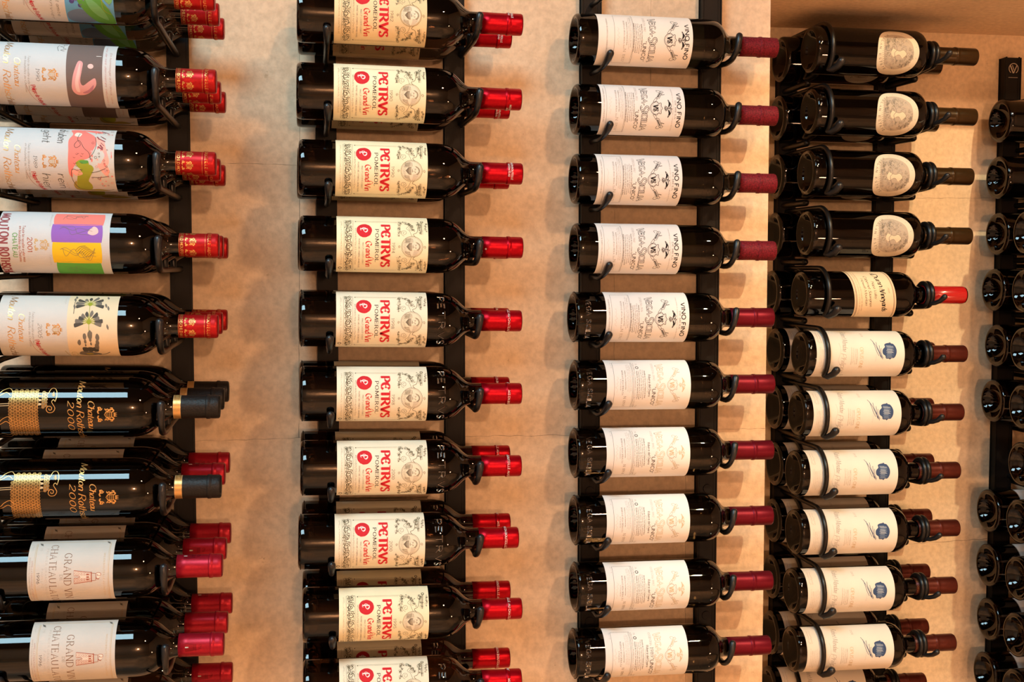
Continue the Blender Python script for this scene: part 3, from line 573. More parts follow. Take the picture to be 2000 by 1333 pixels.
        for q in range(9): s = random.uniform(-46, -10); t = random.uniform(166, 182); L.line([(s, t), (s+random.uniform(3, 6), t+random.uniform(3, 8))], random.uniform(.8, 1.8), 'wine', 4)
        for q in range(46): s = random.uniform(-44, 44); t = random.uniform(160, 184); (L.ring(s, t, random.uniform(.7, 1.6), .35, random.choice(['smoke', 'wine', 'coral']), 4, 8) if q % 2 else L.ell(s, t, random.uniform(1, 2.4), random.uniform(.6, 1.4), random.choice(['coral', 'coral2', 'pink']), 3, 8))
        for q in range(12): s = random.uniform(-8, 14); t = random.uniform(136, 150); L.curve([(s, t), (s+1, t+1.4), (s+.4, t+2.6)], .4, 'smoke', 4)
        L.text('1988', -46, -36, 130, 1.8, 'lgrey', 1, .5); L.scrib(30, 46, 130, 3, 'ochre', .3, 8)
    if kind == 2001:
        L.text('MOUTON', -41, 2, 51.5, 9.6, 'wine', 2, 1.4, 20, wob=.8, sp=3); L.text('ROTHSCHILD', 8, 58, 51.5, 10, 'wine', 2, 1.4, 20, wob=.8, sp=3)
        L.text('CHATEAU', -10, 19, 66.5, 5.2, 'leaf', 1.6, 1.2, 20, wob=.6, sp=3); L.text('2001', -5, 12.6, 83.6, 5.2, 'rust', 1.6, 1.1, 20, wob=.4)
        L.text('Toute la recolte a ete mise', -20, 26, 77.4, 3, 'rust', 1.5, 1, 20, wob=.4, n=3); L.text('en bouteilles au Chateau', -19, 26, 73.4, 3, 'rust', 1.5, 1, 20, wob=.4, n=3)
        crest(L, 3.4, 92.4, .92, 'ochre', 'palegold')
        for a, b, m, t0, t1 in ((-43.5, -22, 'coral', 112, 170), (-23, 0, 'violet', 110.6, 169), (0, 26.5, 'yellow', 111.6, 168), (25.4, 58, 'green', 114.6, 166.6)):
            c = (a+b)/2
            L.blob([(a+1, t0+.6), (c, t0-.4), (b-1, t0+.6), (b, t0+3), (b+.4, (t0+t1)/2), (b, t1-3), (b-1, t1-.6), (c, t1+.5), (a+1, t1-.6), (a, t1-3), (a-.3, (t0+t1)/2), (a, t0+3)], m, 1)
        L.blob([(-20, 158), (-12, 152), (-9, 158), (-12, 164), (-18, 163)], 'pink2', 2)
        for a, b, t0, t1 in ((-40, -30, 124, 150), (-20, -8, 120, 156), (6, 24, 122, 160), (32, 44, 128, 156)):
            for q in range(3): L.curve([(random.uniform(a, b), t0+(t1-t0)*i/5+random.uniform(-3, 3)) for i in range(6)], .35, 'smoke2', 3)
        for q in range(8): s = 10+q*1.2; L.curve([(s, 138+q*2), (s-5, 143+q*2), (s-6, 150+q*1.6)], .4, 'smoke', 3)
        L.text('Texas', 14, 30, 107.6, 2.4, 'lgrey', .9, .5, 20, slant=.2); L.text('Marseille', -40, -20, 107.6, 2.4, 'lgrey', .9, .5, 20, slant=.2)
    if kind == 2005:
        L.rect(-50, 54, 128.6, 187, 'taupe', 1); L.mats[L.mi('taupe')] = 'tan'
        for c, n, m2 in ((-30, 9, 'lime'), (-6, 10, 'lime')):
            for i in range(n):
                a = -1.9+i*3.8/(n-1)+PI*0; r = random.uniform(11, 17); x = c-math.cos(a)*r*.75; y = 154+math.sin(a)*r
                L.blob([(c-math.cos(a)*5, 154+math.sin(a)*5), (x+2.6*math.sin(a), y+2*math.cos(a)), (c-math.cos(a)*r*1.05, 154+math.sin(a)*r*1.1), (x-2.6*math.sin(a), y-2*math.cos(a))], 'smoke2' if i % 2 else 'smoke', 2)
                L.line([(c, 154), (c-math.cos(a)*7, 154+math.sin(a)*7)], .9, m2, 3)
            L.ell(c, 154, 3, 2.6, 'lime', 3, 9)
        L.line([(-28, 154), (16, 154)], .6, 'lime', 2)
        for s, t, r in ((12, 148.6, 3), (18.6, 149, 2), (24, 149, 1.4), (10, 155, 4), (16, 155, 2), (22, 155.4, 1.6), (13, 163.4, 3.2), (20, 163, 3), (26, 162, 3.6), (20, 142, 2.8)):
            L.ell(s, t, r*1.5, r*.72, 'smoke2', 2, 12, .1)
        for t0 in (148, 154, 160): L.blob([(28, t0-3), (28, t0+3), (35, t0+3), (36, t0-2)], 'smoke', 2)
        L.blob([(36, 142), (35, 150), (38, 160), (42, 166), (46, 158), (47, 148), (43, 140)], 'smoke2', 2); L.blob([(40, 148), (40, 155), (43, 156), (44, 150)], 'khaki', 3); L.curve([(45, 162), (42, 170), (37, 176)], 1.4, 'smoke2', 2)
        for s, t in ((-44, 137), (-38, 136), (-26, 136.5), (-43, 174), (-28, 173), (-24, 176), (0, 176)): L.blob([(s-3.4, t-1), (s, t+1), (s+3.4, t+.4), (s, t-1.6)], 'smoke2', 2)
        L.line([(-46, 136), (-16, 136)], .7, 'smoke', 2); L.text('GJ', 36, 48, 131, 7, 'khaki', .8, .4, 20, slant=.3); L.line([(8, 112.6), (8.6, 117)], 1, 'smoke', 2)
        L.line([(34, 124), (51, 129)], .6, 'khaki', 2); L.scrib(-44, -30, 125, 2, 'lgrey', .2, 8)
    if kind == 1986:
        L.rect(-50, 54, 132, 188, 'sky', 1)
        L.blob([(-50, 133), (-50, 186), (-30, 184), (-14, 170), (-6, 150), (-12, 134)], 'bluegrey', 2); L.blob([(34, 134), (48, 136), (53, 150), (46, 168), (38, 160), (28, 150)], 'blue2', 2)
        for q in range(42):
            a = q*.61; r = 3+q*.42; s = -2+r*.95*math.cos(a)*.9+q*.2; t = 152+r*.9*math.sin(a); L.ell(s, t, 3, 3, 'grape' if q % 3 else 'grape2', 3, 10); L.ell(s-.8, t+.8, .8, .8, 'grape2', 4, 7)
        L.blob([(8, 150), (16, 146), (28, 152), (40, 160), (52, 170), (53, 186), (40, 187), (24, 180), (12, 170), (6, 160)], 'leaf', 4); L.blob([(-20, 168), (-6, 166), (8, 172), (20, 182), (14, 187), (-10, 187), (-24, 178)], 'leaf2', 4); L.blob([(14, 156), (26, 160), (38, 170), (44, 180), (30, 176), (18, 166)], 'leaf2', 5)
        for q in range(5): L.curve([(-18+q*8, 170+q*1), (-4+q*8, 176), (10+q*6, 184)], .5, 'lime', 6)
        for s in (-17, -3): L.ring(s, 106 if s > -10 else 98, 3.6, .6, 'rust', 2, 16)
        L.text('que soin et amitie', -12, 40, 122, 4, 'smoke', .9, .5, 20, slant=.25, n=3); L.text('Janvier', 8, 46, 114.6, 4, 'smoke', .9, .5, 20, slant=.25, n=3)
    return L
def lab_oval():
    random.seed(3); L = Lab()
    pts = [(5+44*math.sin(a)*(1-.12*max(0, -math.cos(a))*0), 141-37*math.cos(a)) for a in [2*PI*i/48 for i in range(48)]]
    P = []
    for i in range(60):                                   # blunt at the foot, round at the head
        a = 2*PI*i/60; c, s = math.cos(a), math.sin(a); e = .78 if c > 0 else 1.
        P.append((5+43.5*math.copysign(abs(s)**(.86 if c > 0 else 1), s), 141-37*math.copysign(abs(c)**e, c)))
    L.poly(P, 'tan', 0); L.mats[0] = 'oval'
    def arc(txt, a0, a1, rs, rt, h):
        n = len(txt)
        for i, ch in enumerate(txt):
            if ch == ' ': continue
            a = a0+(a1-a0)*(i+.5)/n; L.text(ch, 5+rs*math.sin(a)-1.5, 5+rs*math.sin(a)+1.5, 141-rt*math.cos(a)-1.5, h, 'dark', 1.6, .7, 0, True, rot=a*.7)
    arc('HARLAN ESTATE', -1.15, 1.05, 36, 32.6, 3.4)
    for i in range(8): a = 1.5+i*.48; L.ell(5+38*math.sin(a), 141-32.5*math.cos(a), .6, .6, 'grey', 2, 6)
    # a soft engraved scene: foliage left and right, a pale open centre
    L.blob([(-22, 120), (-10, 116), (10, 116), (28, 122), (34, 140), (26, 160), (8, 168), (-14, 164), (-26, 148), (-28, 132)], 'taupe', 1)
    for q in range(170):
        a = random.uniform(0, 6.3); r = random.uniform(9, 25); s = 4+r*1.15*math.sin(a); t = 141-r*math.cos(a)
        L.curve([(s+random.uniform(-3, 3), t+random.uniform(-3, 3)) for i in range(4)], .3, random.choice(['smoke2', 'grey', 'lgrey', 'olive']), 2)
    for c, d in ((-14, 124), (-2, 121), (22, 160), (12, 163), (26, 150), (-18, 134)):
        for q in range(9): swirl(L, c+random.uniform(-5, 5), d+random.uniform(-4, 4), random.uniform(1, 2.6), 'smoke2', .35, random.choice([-1, 1]), q, 1.2, 2, 9)
        for q in range(5): L.ell(c+random.uniform(-4, 4), d+random.uniform(-3, 3), random.uniform(.8, 2), random.uniform(.6, 1.3), random.choice(['smoke2', 'grey']), 2, 7)
    L.blob([(-2, 132), (6, 128), (12, 134), (8, 142), (14, 148), (6, 156), (0, 150), (2, 142)], 'sandtone', 3); L.curve([(-2, 132), (2, 142), (0, 150), (6, 156)], .6, 'smoke2', 4); L.curve([(12, 134), (8, 142), (14, 148)], .5, 'smoke2', 4); L.curve([(-8, 136), (0, 138), (6, 134), (16, 138)], .8, 'grey', 4)
    for q in range(14): s = -16+q*3; L.curve([(s, 112+abs(q-7)*.4), (s+1.4, 118), (s-.6, 124)], .4, 'smoke2', 2)
    return L
def lab_head():
    random.seed(4); L = Lab(); L.rect(-58, 56, 15.4, 172, 'ivory', 0); k = 'navy'
    L.blob([(-20.6, 146), (-19.4, 140), (-17, 136.6), (-13, 137), (-9, 133), (-5, 132), (-1, 133), (2, 137), (6.4, 138.6), (6.8, 144), (8.4, 145.6), (6, 148.4), (5.4, 153), (0, 156.4), (-7, 157.6), (-13.6, 156), (-18.6, 152.6), (-19.4, 149.4), (-21.6, 147.6)], k, 1, 4)
    for q in range(34):
        s = -16+q*.62; L.line([(s, 139.5+random.uniform(-1, 2)), (s+.3, 150+random.uniform(-2, 3))], random.uniform(.25, .5), random.choice(['blue2', 'bluegrey', 'blue2']), 2)
    L.line([(-9, 140), (-8, 150)], 1, 'bluegrey', 3); L.line([(-4.6, 141), (-4.2, 151)], .8, 'bluegrey', 3)
    for a in ((-28, 114, -17, 120, 4, 129), (-22, 122.5, -10, 124, 8, 133), (-16, 127, -4, 127.6, 6, 130.4), (-11, 130, -2, 129.6, 6, 133.6), (-24, 117, -8, 120.6, 2, 125.6)):
        L.curve([(a[0], a[1]), (a[2], a[3]), (a[4], a[5])], .75, k, 2)
    L.curve([(-14, 122), (2, 121), (12, 120)], .25, 'bluegrey', 2)
    L.text('OPUS ONE', -12, 25, 92.2, 5.8, 'palegold', 1.1, .5, 0, True, sp=2.6)
    micro(L, [86, 82.8, 79.6, 76.4], -13, 18, 'lgrey', 1.8, 1.)
    L.text('201', -43, -33.6, 99.6, 3.2, 'grey', 1, .5, 0, True)
    L.text('Robert Mondavi', -48, -6, 66, 9, 'grey', .55, .25, 20, slant=.35, sp=.9, rot=-.12); L.text('Philippe R', -2, 46, 58, 9, 'grey', .55, .25, 20, slant=.35, sp=.9, rot=.08)
    L.curve([(-20, 56), (-6, 58), (10, 54), (24, 62), (40, 60)], .3, 'lgrey', 2)
    for t in (21, 25): L.scrib(-44, -20, t, 2.2, 'lgrey', .4, 16)
    micro(L, [36, 33, 30, 27, 24, 21], -12, 26, 'lgrey', 1.7, .9)
    return L
def lab_script():
    random.seed(9); L = Lab(); L.skew = .17; L.rect(-56, 54, 82, 156, 'tan', 0)
    for t, w in ((84.4, .5), (86, .9), (152, .9), (153.6, .5)): L.line([(-56, t), (54, t)], w, 'brown')
    L.text('Dunn', -42, -14, 126, 9.4, 'black', 1.7, .4, 35, slant=.1, sp=1.2, rot=.1); L.text('Vineyards', -9, 30, 128, 9.4, 'black', 1.7, .4, 35, slant=.1, sp=1.2, rot=.1)
    swirl(L, -43, 128, 4, 'smoke', .5); swirl(L, -9, 131, 4, 'smoke', .5); swirl(L, -7, 134, 3, 'smoke', .5, -1)
    L.text('1991', -13, -4, 143, 3, 'dark', .9, .4, 20, slant=.2)
    L.text('Napa Valley', -24, 6, 118, 4.6, 'dark', 1.2, .4, 35, slant=.2, sp=1.2); L.text('Cabernet Sauvignon', -36, 20, 108.6, 4.8, 'black', 1.3, .4, 35, slant=.2, sp=1.2); L.text('Howell Mountain', -30, 18, 101, 4.4, 'black', 1.3, .4, 35, slant=.2, sp=1.2)
    L.text('GROWN PRODUCED AND BOTTLED BY THE VINEYARDS', -44, 30, 94, 1.7, 'brown', 1, .8, n=2, sp=3); L.text('ANGWIN CALIFORNIA ALCOHOL BY VOLUME', -44, 40, 90, 1.7, 'brown', 1, .8, n=2, sp=3)
    return L
# prints on the foil capsules; s is measured round a 14.6 mm radius
def cap_art(kind, rot=0., t0=250, rim=284):
    L = Lab(); r = 14.6; o = rot
    if kind == 'petrus':
        L.text('MIS EN BOUTEILLE', o-14, o+16, rim+5.4, 2.6, 'white', 1.7, 1.3, n=3, sp=2.6); L.text('AU CHATEAU', o-9, o+11, rim+1.2, 2.6, 'white', 1.7, 1.3, n=3, sp=2.6)
    elif kind == 'petrus_ring':
        L.text('MIS EN BOUTEILLE AU CHATEAU * 1998', o-30, o+52, rim+2, 3., 'white', 1.8, 1.3, n=3, sp=3)
    elif kind == 'petrus_dot':
        L.ring(3, t0+4, .9, .4, 'white', 2, 10); L.text('AU CHATEAU', 18, 40, rim+2, 2.6, 'white', 1.8, 1.3, n=3)
    elif kind == 'mouton':
        for k in (-1, 0, 1): crest(L, o+k*15.5, t0+9, .74, 'gold', 'gold')
        L.text('MOUTON ROTHSCHILD MOUTON ROTHSCHILD', o-46, o+46, t0+2.4, 3.3, 'gold', 1.7, 1., 0, True, sp=2.6)
        L.text('MIS EN BOUTEILLE AU CHATEAU', o-42, o+40, rim+1.6, 3.4, 'gold', 1.9, 1.2, n=3, sp=3.4)
        for t in (t0+.8, rim-1.6): L.line([(-44, t), (44, t)], .3, 'gold')
    elif kind == 'tower':
        tower(L, o+2, t0+9, .62, 'capdark', 'capmid')
    elif kind == 'gold':
        L.rect(-45, 45, t0+.4, t0+9.6, 'gold', 1)
        for k in range(22): swirl(L, -44+k*4.1, t0+5, 1.7, 'ochre', .35, 1 if k % 2 else -1, k, 1.2, 2, 9)
        for t in (t0+1, t0+9): L.line([(-45, t), (45, t)], .4, 'palegold')
    elif kind == 'opus':
        L.text('OPUS ONE * OPUS ONE * OPUS ONE', o-44, o+44, t0+2, 2.6, 'gold', 1.5, .9, 0, True, sp=3)
    return L
# ------------------------------------------------------------------ bottles
def profile(L, R, sh, nk, rn=.0145):
    """claret bottle outline (t, r) from the punt to the mouth"""
    p = [(.025*(1-(i/12)**2)**.62, .0295*i/12) for i in range(12)]+[(.0012, .0300), (.0002, .0318), (0, .0328), (.0004, .0345), (.0018, R-.0012), (.0045, R-.0002), (.009, R)]
    for t in (.03, .06, .1, .14): p.append((t, R))
    p.append((sh-.012, R)); d = nk-sh
    for f, g in ((0, 1.), (.1, .992), (.2, .968), (.3, .93), (.4, .872), (.5, .78), (.58, .675), (.66, .54), (.74, .385), (.81, .255), (.88, .14), (.94, .06), (1., .018), (1.1, 0)):
        p.append((sh+d*f, rn+(R-rn)*g))
    p += [(nk+(L-nk)*.4, rn-.0002), (L-.024, rn-.0006), (L-.0005, rn-.0006), (L-.0004, .006), (L-.0004, 0)]
    return p
def prad(prof):
    P = sorted([(t, r) for t, r in prof[14:-2]])
    def f(t):
        for (a, ra), (b, rb) in zip(P, P[1:]):
            if t <= b: return ra+(rb-ra)*max(0, (t-a))/max(1e-9, b-a)
        return P[-1][1]
    return f
def cap_prof(c0, rim, L, rc=.0147, lip=.0007, soft=False):
    if soft: return [(c0, rc-.0012), (c0+.0002, rc), (rim, rc), (rim+.001, rc+.0002), (L-.006, rc+.0002), (L-.0025, rc-.0006), (L-.0008, rc-.003), (L, rc-.007), (L, 0)]
    return [(c0, rc-.0012), (c0+.0001, rc), (c0+.012, rc-.0001), (rim-.0006, rc-.0003), (rim, rc-.0002), (rim+.0006, rc+lip*.8), (rim+.0016, rc+lip), (rim+.0042, rc+lip), (rim+.0052, rc+lip*.2), (rim+.0062, rc+lip*.1), (rim+.010, rc+lip*.2), (L-.0024, rc+lip*.1), (L-.0010, rc-.0005), (L-.0002, rc-.0018), (L, rc-.004), (L, 0)]
def emboss(bm, txt, s0, s1, t, h, rad, mi=0, w=2.1, hgt=.0008):
    """raised glass lettering moulded into the bottle"""
    L = Lab(); L.mi('black'); segs = []
    L.line = lambda pts, ww, m, lv=2, nib=None, thin=None, closed=False: segs.append([(p[0], p[1]) for p in pts])
    L.text(txt, s0, s1, t, h, 'black', w, w, sp=3, n=3)
    for pl in segs:
        rows = []
        for i, (s, tt) in enumerate(pl):
            a = Vector(pl[max(i-1, 0)]); b = Vector(pl[min(i+1, len(pl)-1)]); d = (b-a)
            if d.length < 1e-6: continue
            d.normalize(); n = Vector((-d.y, d.x)); r0 = rad(tt/1000)
            row = []
            for k, e in ((-.75, -.0002), (-.35, hgt*.8), (0, hgt), (.35, hgt*.8), (.75, -.0002)):
                q = Vector((s, tt))+n*k*w*.5*h/6; th = q.x/1000/r0; r = r0+e
                row.append(bm.verts.new((q.y/1000, -r*math.cos(th), -r*math.sin(th))))
            rows.append(row)
        for a, b in zip(rows, rows[1:]):
            for k in range(4): f = bm.faces.new((a[k], a[k+1], b[k+1], b[k])); f.material_index = mi
BM = {}
def body_mesh(key, L, R, sh, nk, glass, emb=None):
    k = ('body', key)
    if k in BM: return BM[k]
    prof = profile(L, R, sh, nk); bm = bmesh.new(); lathe(bm, prof, 96)
    if emb: 
        for e in emb: emboss(bm, e[0], e[1], e[2], e[3], e[4], prad(prof))
    # fine knurl beads around the heel of the newer bottles
    if emb:
        for q in range(100):
            a = 2*PI*q/100; c = Vector((.0032, -(R-.0003)*math.cos(a), -(R-.0003)*math.sin(a)))
            bmesh.ops.create_icosphere(bm, subdivisions=1, radius=.0008, matrix=Matrix.Translation(c))
    me = mesh_from_bm('bottle_body', bm, [M[glass]]); BM[k] = (me, prad(prof)); return BM[k]
def cap_mesh(key, c0, rim, L, matn, art=None, rot=0, rc=.0147, lip=.0007, soft=False):
    k = ('cap', key, art, rot)
    if k in BM: return BM[k]
    bm = bmesh.new(); pr = cap_prof(c0, rim, L, rc, lip, soft); lathe(bm, pr, 48)
    me = mesh_from_bm('foil_capsule', bm, [M[matn]])
    if art:
        P = pr[1:-2]
        def rf(t):
            for (a, ra), (b, rb) in zip(P, P[1:]):
                if t <= b: return ra+(rb-ra)*max(0, min(1, (t-a)/max(1e-9, b-a)))
            return P[-1][1]
        A = cap_art(art, rot, c0*1000, rim*1000); am = A.mesh('print', rf, 1.6, .0001, .00006)
        bm2 = bmesh.new(); bm2.from_mesh(me); n = len(bm2.faces); tmp = bmesh.new(); tmp.from_mesh(am)
        for f in tmp.faces: f.material_index += 1
        t2 = bpy.data.meshes.new('x'); tmp.to_mesh(t2); tmp.free(); bm2.from_mesh(t2); bpy.data.meshes.remove(t2)
        me2 = mesh_from_bm('foil_capsule', bm2, [M[matn]]+list(am.materials)); bpy.data.meshes.remove(am); bpy.data.meshes.remove(me); me = me2
    BM[k] = me; return me
LM = {}
def label_mesh(key, fn, rf):
    if key not in LM: LM[key] = fn().mesh('paper_label', rf)
    return LM[key]
PROTO = {}
def bottle(kind, spec, tip, y, z, dz, label, group, roll=0., capvar=0):
    """spec: L,R,sh,nk,glass,emb / capsule tuple / label key,fn,name"""
    L = spec['L']
    root = empty('wine_bottle', (tip-L, y, z+dz)); root.rotation_euler = (0, math.atan2(dz, L), 0)
    tag(root, label, 'wine bottle', group)
    bkey = spec.get('bkey', kind)
    pk = (kind, capvar, round(roll, 3))
    me, rf = body_mesh(bkey, L, spec['R'], spec['sh'], spec['nk'], spec['glass'], spec.get('emb'))
    if pk in PROTO:
        for ch in PROTO[pk]:
            c = ch.copy(); COL.objects.link(c); c.parent = root
        return root
    parts = []
    b = link('bottle_body', me, root); parts.append(b)
    if spec.get('lab'):
        lm = label_mesh(spec['lab'][0], spec['lab'][1], rf)
        o = link(spec.get('labname', 'paper_label'), lm, root); o.rotation_euler = (roll, 0, 0); parts.append(o)
    c0, rim, matn, art = spec['cap'][:4]; rots = spec['cap'][4] if len(spec['cap']) > 4 else (0,)
    cm = cap_mesh(spec.get('ckey', bkey), c0, rim, L, matn, art, rots[capvar % len(rots)], **spec.get('capk', {}))
    c = link('foil_capsule', cm, root); parts.append(c)
    PROTO[pk] = parts
    return root
W, W4 = 1.812, 2.092            # main wall face, alcove back wall face
YB, ST = 1.7495, .0957          # axis of the row nearest the wall, step between depth rows
YF4, YB4 = 1.929, 2.024
Z0, PT = .4355, .1016
zr = lambda r, z0=Z0: CH+z0-PT*r
ORD = ['top', 'second', 'third', 'fourth', 'fifth', 'sixth', 'seventh', 'eighth', 'ninth', 'tenth', 'eleventh', 'twelfth']
# --- leftmost rack, three deep
def art_spec(k, t0):
    return dict(L=.304, R=.0375, sh=.194, nk=.244, glass='glass', bkey='art', lab=('art%d' % k, lambda: lab_art(k)), cap=(.2555, .2893, 'cap_mred', 'mouton', (4, -4, 9, 0, 6)), ckey='mouton')
SP = {k: art_spec(k, 0) for k in (1986, 1990, 1989, 2001, 2005)}
SP['gold'] = dict(L=.3045, R=.0375, sh=.194, nk=.243, glass='glassb', lab=('gold', lab_gold), labname='gold_print', cap=(.2475, .2872, 'cap_black', 'gold', (0,)))
SP['tower'] = dict(L=.304, R=.0375, sh=.194, nk=.243, glass='glassb', lab=('tower', lab_tower), cap=(.2475, .2868, 'cap_lat', 'tower', (-3, 12, -20)))
c1tip = {2: -.1115, 3: -.1134, 4: -.1111, 5: -.1135, 6: -.1128, 7: -.1128, 8: -.1125, 9: -.112, 1: -.112, 10: -.113}
kinds1 = {1: (1986, 1986, 1986), 2: (1990, 1990, 1989), 3: (1989, 1989, 1989), 4: (2001, 2001, 2001), 5: (2005, 2005, 2005), 6: ('gold',)*3, 7: ('gold', 'tower', 'tower'), 8: ('tower',)*3, 9: ('tower',)*3, 10: (None, 'tower', 'tower')}
DESC = {1986: 'with a blue grape and green leaf picture label', 1990: 'with a pink shape on a dark picture label', 1989: 'with a coral and lime picture label', 2001: 'with coral, violet, yellow and green patch label', 2005: 'with sooty leaf and smudge marks on its label', 'gold': 'with a gold curly ram printed on black glass', 'tower': 'with a small red tower on pale label'}
CAPD = {'gold': 'black and gold capsule', 'tower': 'crimson capsule'}
for r in range(1, 11):
    for dep in range(3):
        k = kinds1[r][dep]
        if k is None: continue
        pos = ('front bottle', 'middle bottle', 'rear bottle')[dep]
        lab = '%s %s, %s row, leftmost rack' % (pos, DESC[k], ORD[r-1])
        random.seed(r*10+dep)
        bottle(k, SP[k], c1tip[r]-(.0 if dep == 0 else .0015), YB-(2-dep)*ST, zr(r), .0045, lab, 'bottles in the leftmost rack',
               {2: .03, 5: 0., 3: .06}.get(r, 0) if dep == 0 else [0, .12, -.1][dep], (r+dep) % 3)
# --- second rack, two deep
yrs = ['1982', '1990', '1990', '1994', '1998', '1998', '2000', '2000', '1995', '2000']
paps = ['cream_old', 'cream', 'cream', 'cream', 'cream_pale', 'cream_pale', 'cream_pale', 'cream_pale', 'cream', 'cream_pale']
f2 = [.2908, .2892, .2908, .2911, .2896, .2896, .2891, .2852, .29, .2895]
b2 = [.2914, .2887, .288, .288, .288, .288, .2887, .2892, .2891, .2888]
arts2 = ['petrus', 'petrus', 'petrus', 'petrus_dot', 'petrus_ring', 'petrus_ring', 'petrus_ring', 'petrus_ring', 'petrus_ring', 'petrus_ring']
rolls2 = [0, .06, .02, 0, -.02, 0, -.02, -.12, .02, -.18]
EMB2 = [('PETRVS', -38, 38, 184.5, 8.5)]
for r in range(1, 11):
    y = yrs[r-1]; new = int(y) > 1997
    sp = dict(L=.304, R=.0375, sh=.185, nk=.231, glass='glass', bkey='two_new' if new else 'two_old', emb=EMB2 if new else None,
              lab=('cream%s' % y, lambda y=y, p=paps[r-1]: lab_cream(y, p)), cap=(.2472, .2815, 'cap_red', arts2[r-1], (4, -22, 24, -6)), ckey='two')
    for dep in range(2):
        tip = f2[r-1] if dep == 0 else b2[r-1]
        lab = '%s with red sealed cream label dated %s, %s row, second rack from left' % (('front bottle', 'rear bottle')[dep], y, ORD[r-1])
        bottle('cream'+y+arts2[r-1], sp, tip, YB-(1-dep)*ST, zr(r), .0052, lab, 'bottles with cream labels in the second rack', rolls2[r-1] if dep == 0 else .02, (r+2*dep) % 4)
# --- third rack, single depth
t3 = [.6963, .697, .6965, .6972, .695, .6972, .6971, .6978, .6986, .6969]
old3 = {1: ('1942', 29, 170), 2: ('1953', 33, 158), 3: ('1957', 29.4, 155.5), 4: ('1960', 29.4, 155.3), 5: ('1976', 44, 169.5)}
EMB3 = [('VEGA', -30, -4, 14, 7), ('SICILIA', 2, 36, 14, 7), ('* * * * * *', -34, 34, 203, 5)]
for r in range(1, 11):
    if r < 6:
        y, a, b = old3[r]
        sp = dict(L=.3125, R=.0372, sh=.2005, nk=.2365, glass='glassg', bkey='three_old' if r < 5 else 'three_new', emb=EMB3 if r == 5 else None,
                  lab=('white%s' % y, lambda y=y, a=a, b=b, r=r: lab_white_old(y, a, b, 0, r == 1, r != 1)), cap=(.253 if r < 5 else .243, .2833 if r < 5 else .279, 'cap_vegaold' if r < 5 else 'cap_vega', None), ckey='three_old' if r < 5 else 'three_new')
        d = 'bottle with black crested white label dated %s, scuffed capsule' % y if r < 5 else 'bottle with black crested white label dated 1976, smooth capsule'
    else:
        y = '1997' if r < 10 else '1989'
        sp = dict(L=.3125, R=.0376, sh=.2005, nk=.2365, glass='glassb', bkey='three_new', emb=EMB3, lab=('new'+y, lambda y=y, r=r: lab_white_new(y, -3.5, r == 10)), cap=(.2445, .279, 'cap_vega', None), ckey='three_new')
        d = 'bottle with faint gold crest on white label dated %s' % y
    bottle('white'+y, sp, t3[r-1], YB, zr(r, .4335), .0032, '%s, %s row, third rack' % (d, ORD[r-1]), 'bottles with white labels in the third rack', {1: .02, 2: -.06, 7: -.02, 8: .02, 9: .05}.get(r, 0))
# --- fourth rack in the alcove, two deep
sp_oval = dict(L=.301, R=.039, sh=.182, nk=.2095, glass='glassb', bkey='oval', lab=('oval', lab_oval), cap=(.207, .2600, 'cap_olive', None))
sp_head = dict(L=.3025, R=.0388, sh=.178, nk=.2090, glass='glassb', bkey='head', lab=('head', lab_head), cap=(.2245, .2640, 'cap_opus', 'opus', (0, 8, -6)))
sp_scr = dict(L=.302, R=.0385, sh=.176, nk=.2100, glass='glassb', bkey='scr', lab=('script', lab_script), cap=(.223, .2640, 'cap_dunn', None), capk=dict(soft=True, rc=.0152))
f4 = [1.1254, 1.1262, 1.1221, 1.1219, 1.1149, 1.1173, 1.1135, 1.1094, 1.1108, 1.1080, 1.1085]
b4 = [1.112, 1.108, 1.106, 1.104, 1.10, 1.110, 1.1097, 1.1119, 1.1101, 1.1087, 1.1084, 1.1061]
D4 = {'oval': 'with a round engraved label', 'head': 'with a blue silhouette on ivory label', 'scr': 'with tan script label and red capsule'}
for r in range(1, 13):
    k = 'oval' if r < 5 else ('scr' if r == 5 else 'head'); sp = {'oval': sp_oval, 'head': sp_head, 'scr': sp_scr}[k]
    if r < 12:
        bottle(k, sp, f4[r-1], YF4, zr(r, .4625), .0035, 'front bottle %s, %s row, alcove rack' % (D4[k], ORD[r-1]), 'bottles in the alcove rack', {6: -.03, 7: 0, 8: 0}.get(r, .02), r % 3)
    kb = 'oval' if r < 6 else 'head'
    bottle(kb, sp_oval if kb == 'oval' else sp_head, b4[r-1], YB4, zr(r, .4625), .0035, 'rear bottle %s, %s row, alcove rack' % (D4[kb], ORD[r-1]), 'bottles in the alcove rack', .02 if r != 10 else .3, (r+1) % 3)
# --- rack at the right edge, only bottle bases in view
def lab_band():
    L = Lab(); L.rect(-58, 58, 48, 150, 'white', 0); L.rect(-58, 58, 48, 49.4, 'lgrey', 1); return L
sp_r1 = dict(L=.302, R=.0385, sh=.178, nk=.2150, glass='glassb', bkey='edge', lab=('oval', lab_oval), cap=(.212, .2640, 'cap_olive', None))
sp_r2 = dict(L=.302, R=.0385, sh=.178, nk=.2150, glass='glassb', bkey='edge2', emb=[('* * *', -20, 20, 200, 4)], lab=('band', lab_band), cap=(.212, .2640, 'cap_vega', None))
b5 = {1: 1.2299, 2: 1.228, 3: 1.2299, 4: 1.2246, 5: 1.2333, 6: 1.2284, 8: 1.2246, 9: 1.2259, 10: 1.2299, 11: 1.2257}
for r, x in b5.items():
    n = r >= 8
    bottle('edgeb%d' % n, sp_r2 if n else sp_r1, x+.302, YB4, zr(r, .3645), .0035, 'rear bottle showing its dark base, %s row, rack at the right edge' % ORD[r-1], 'bottles in the rack at the right edge', 0, 0)
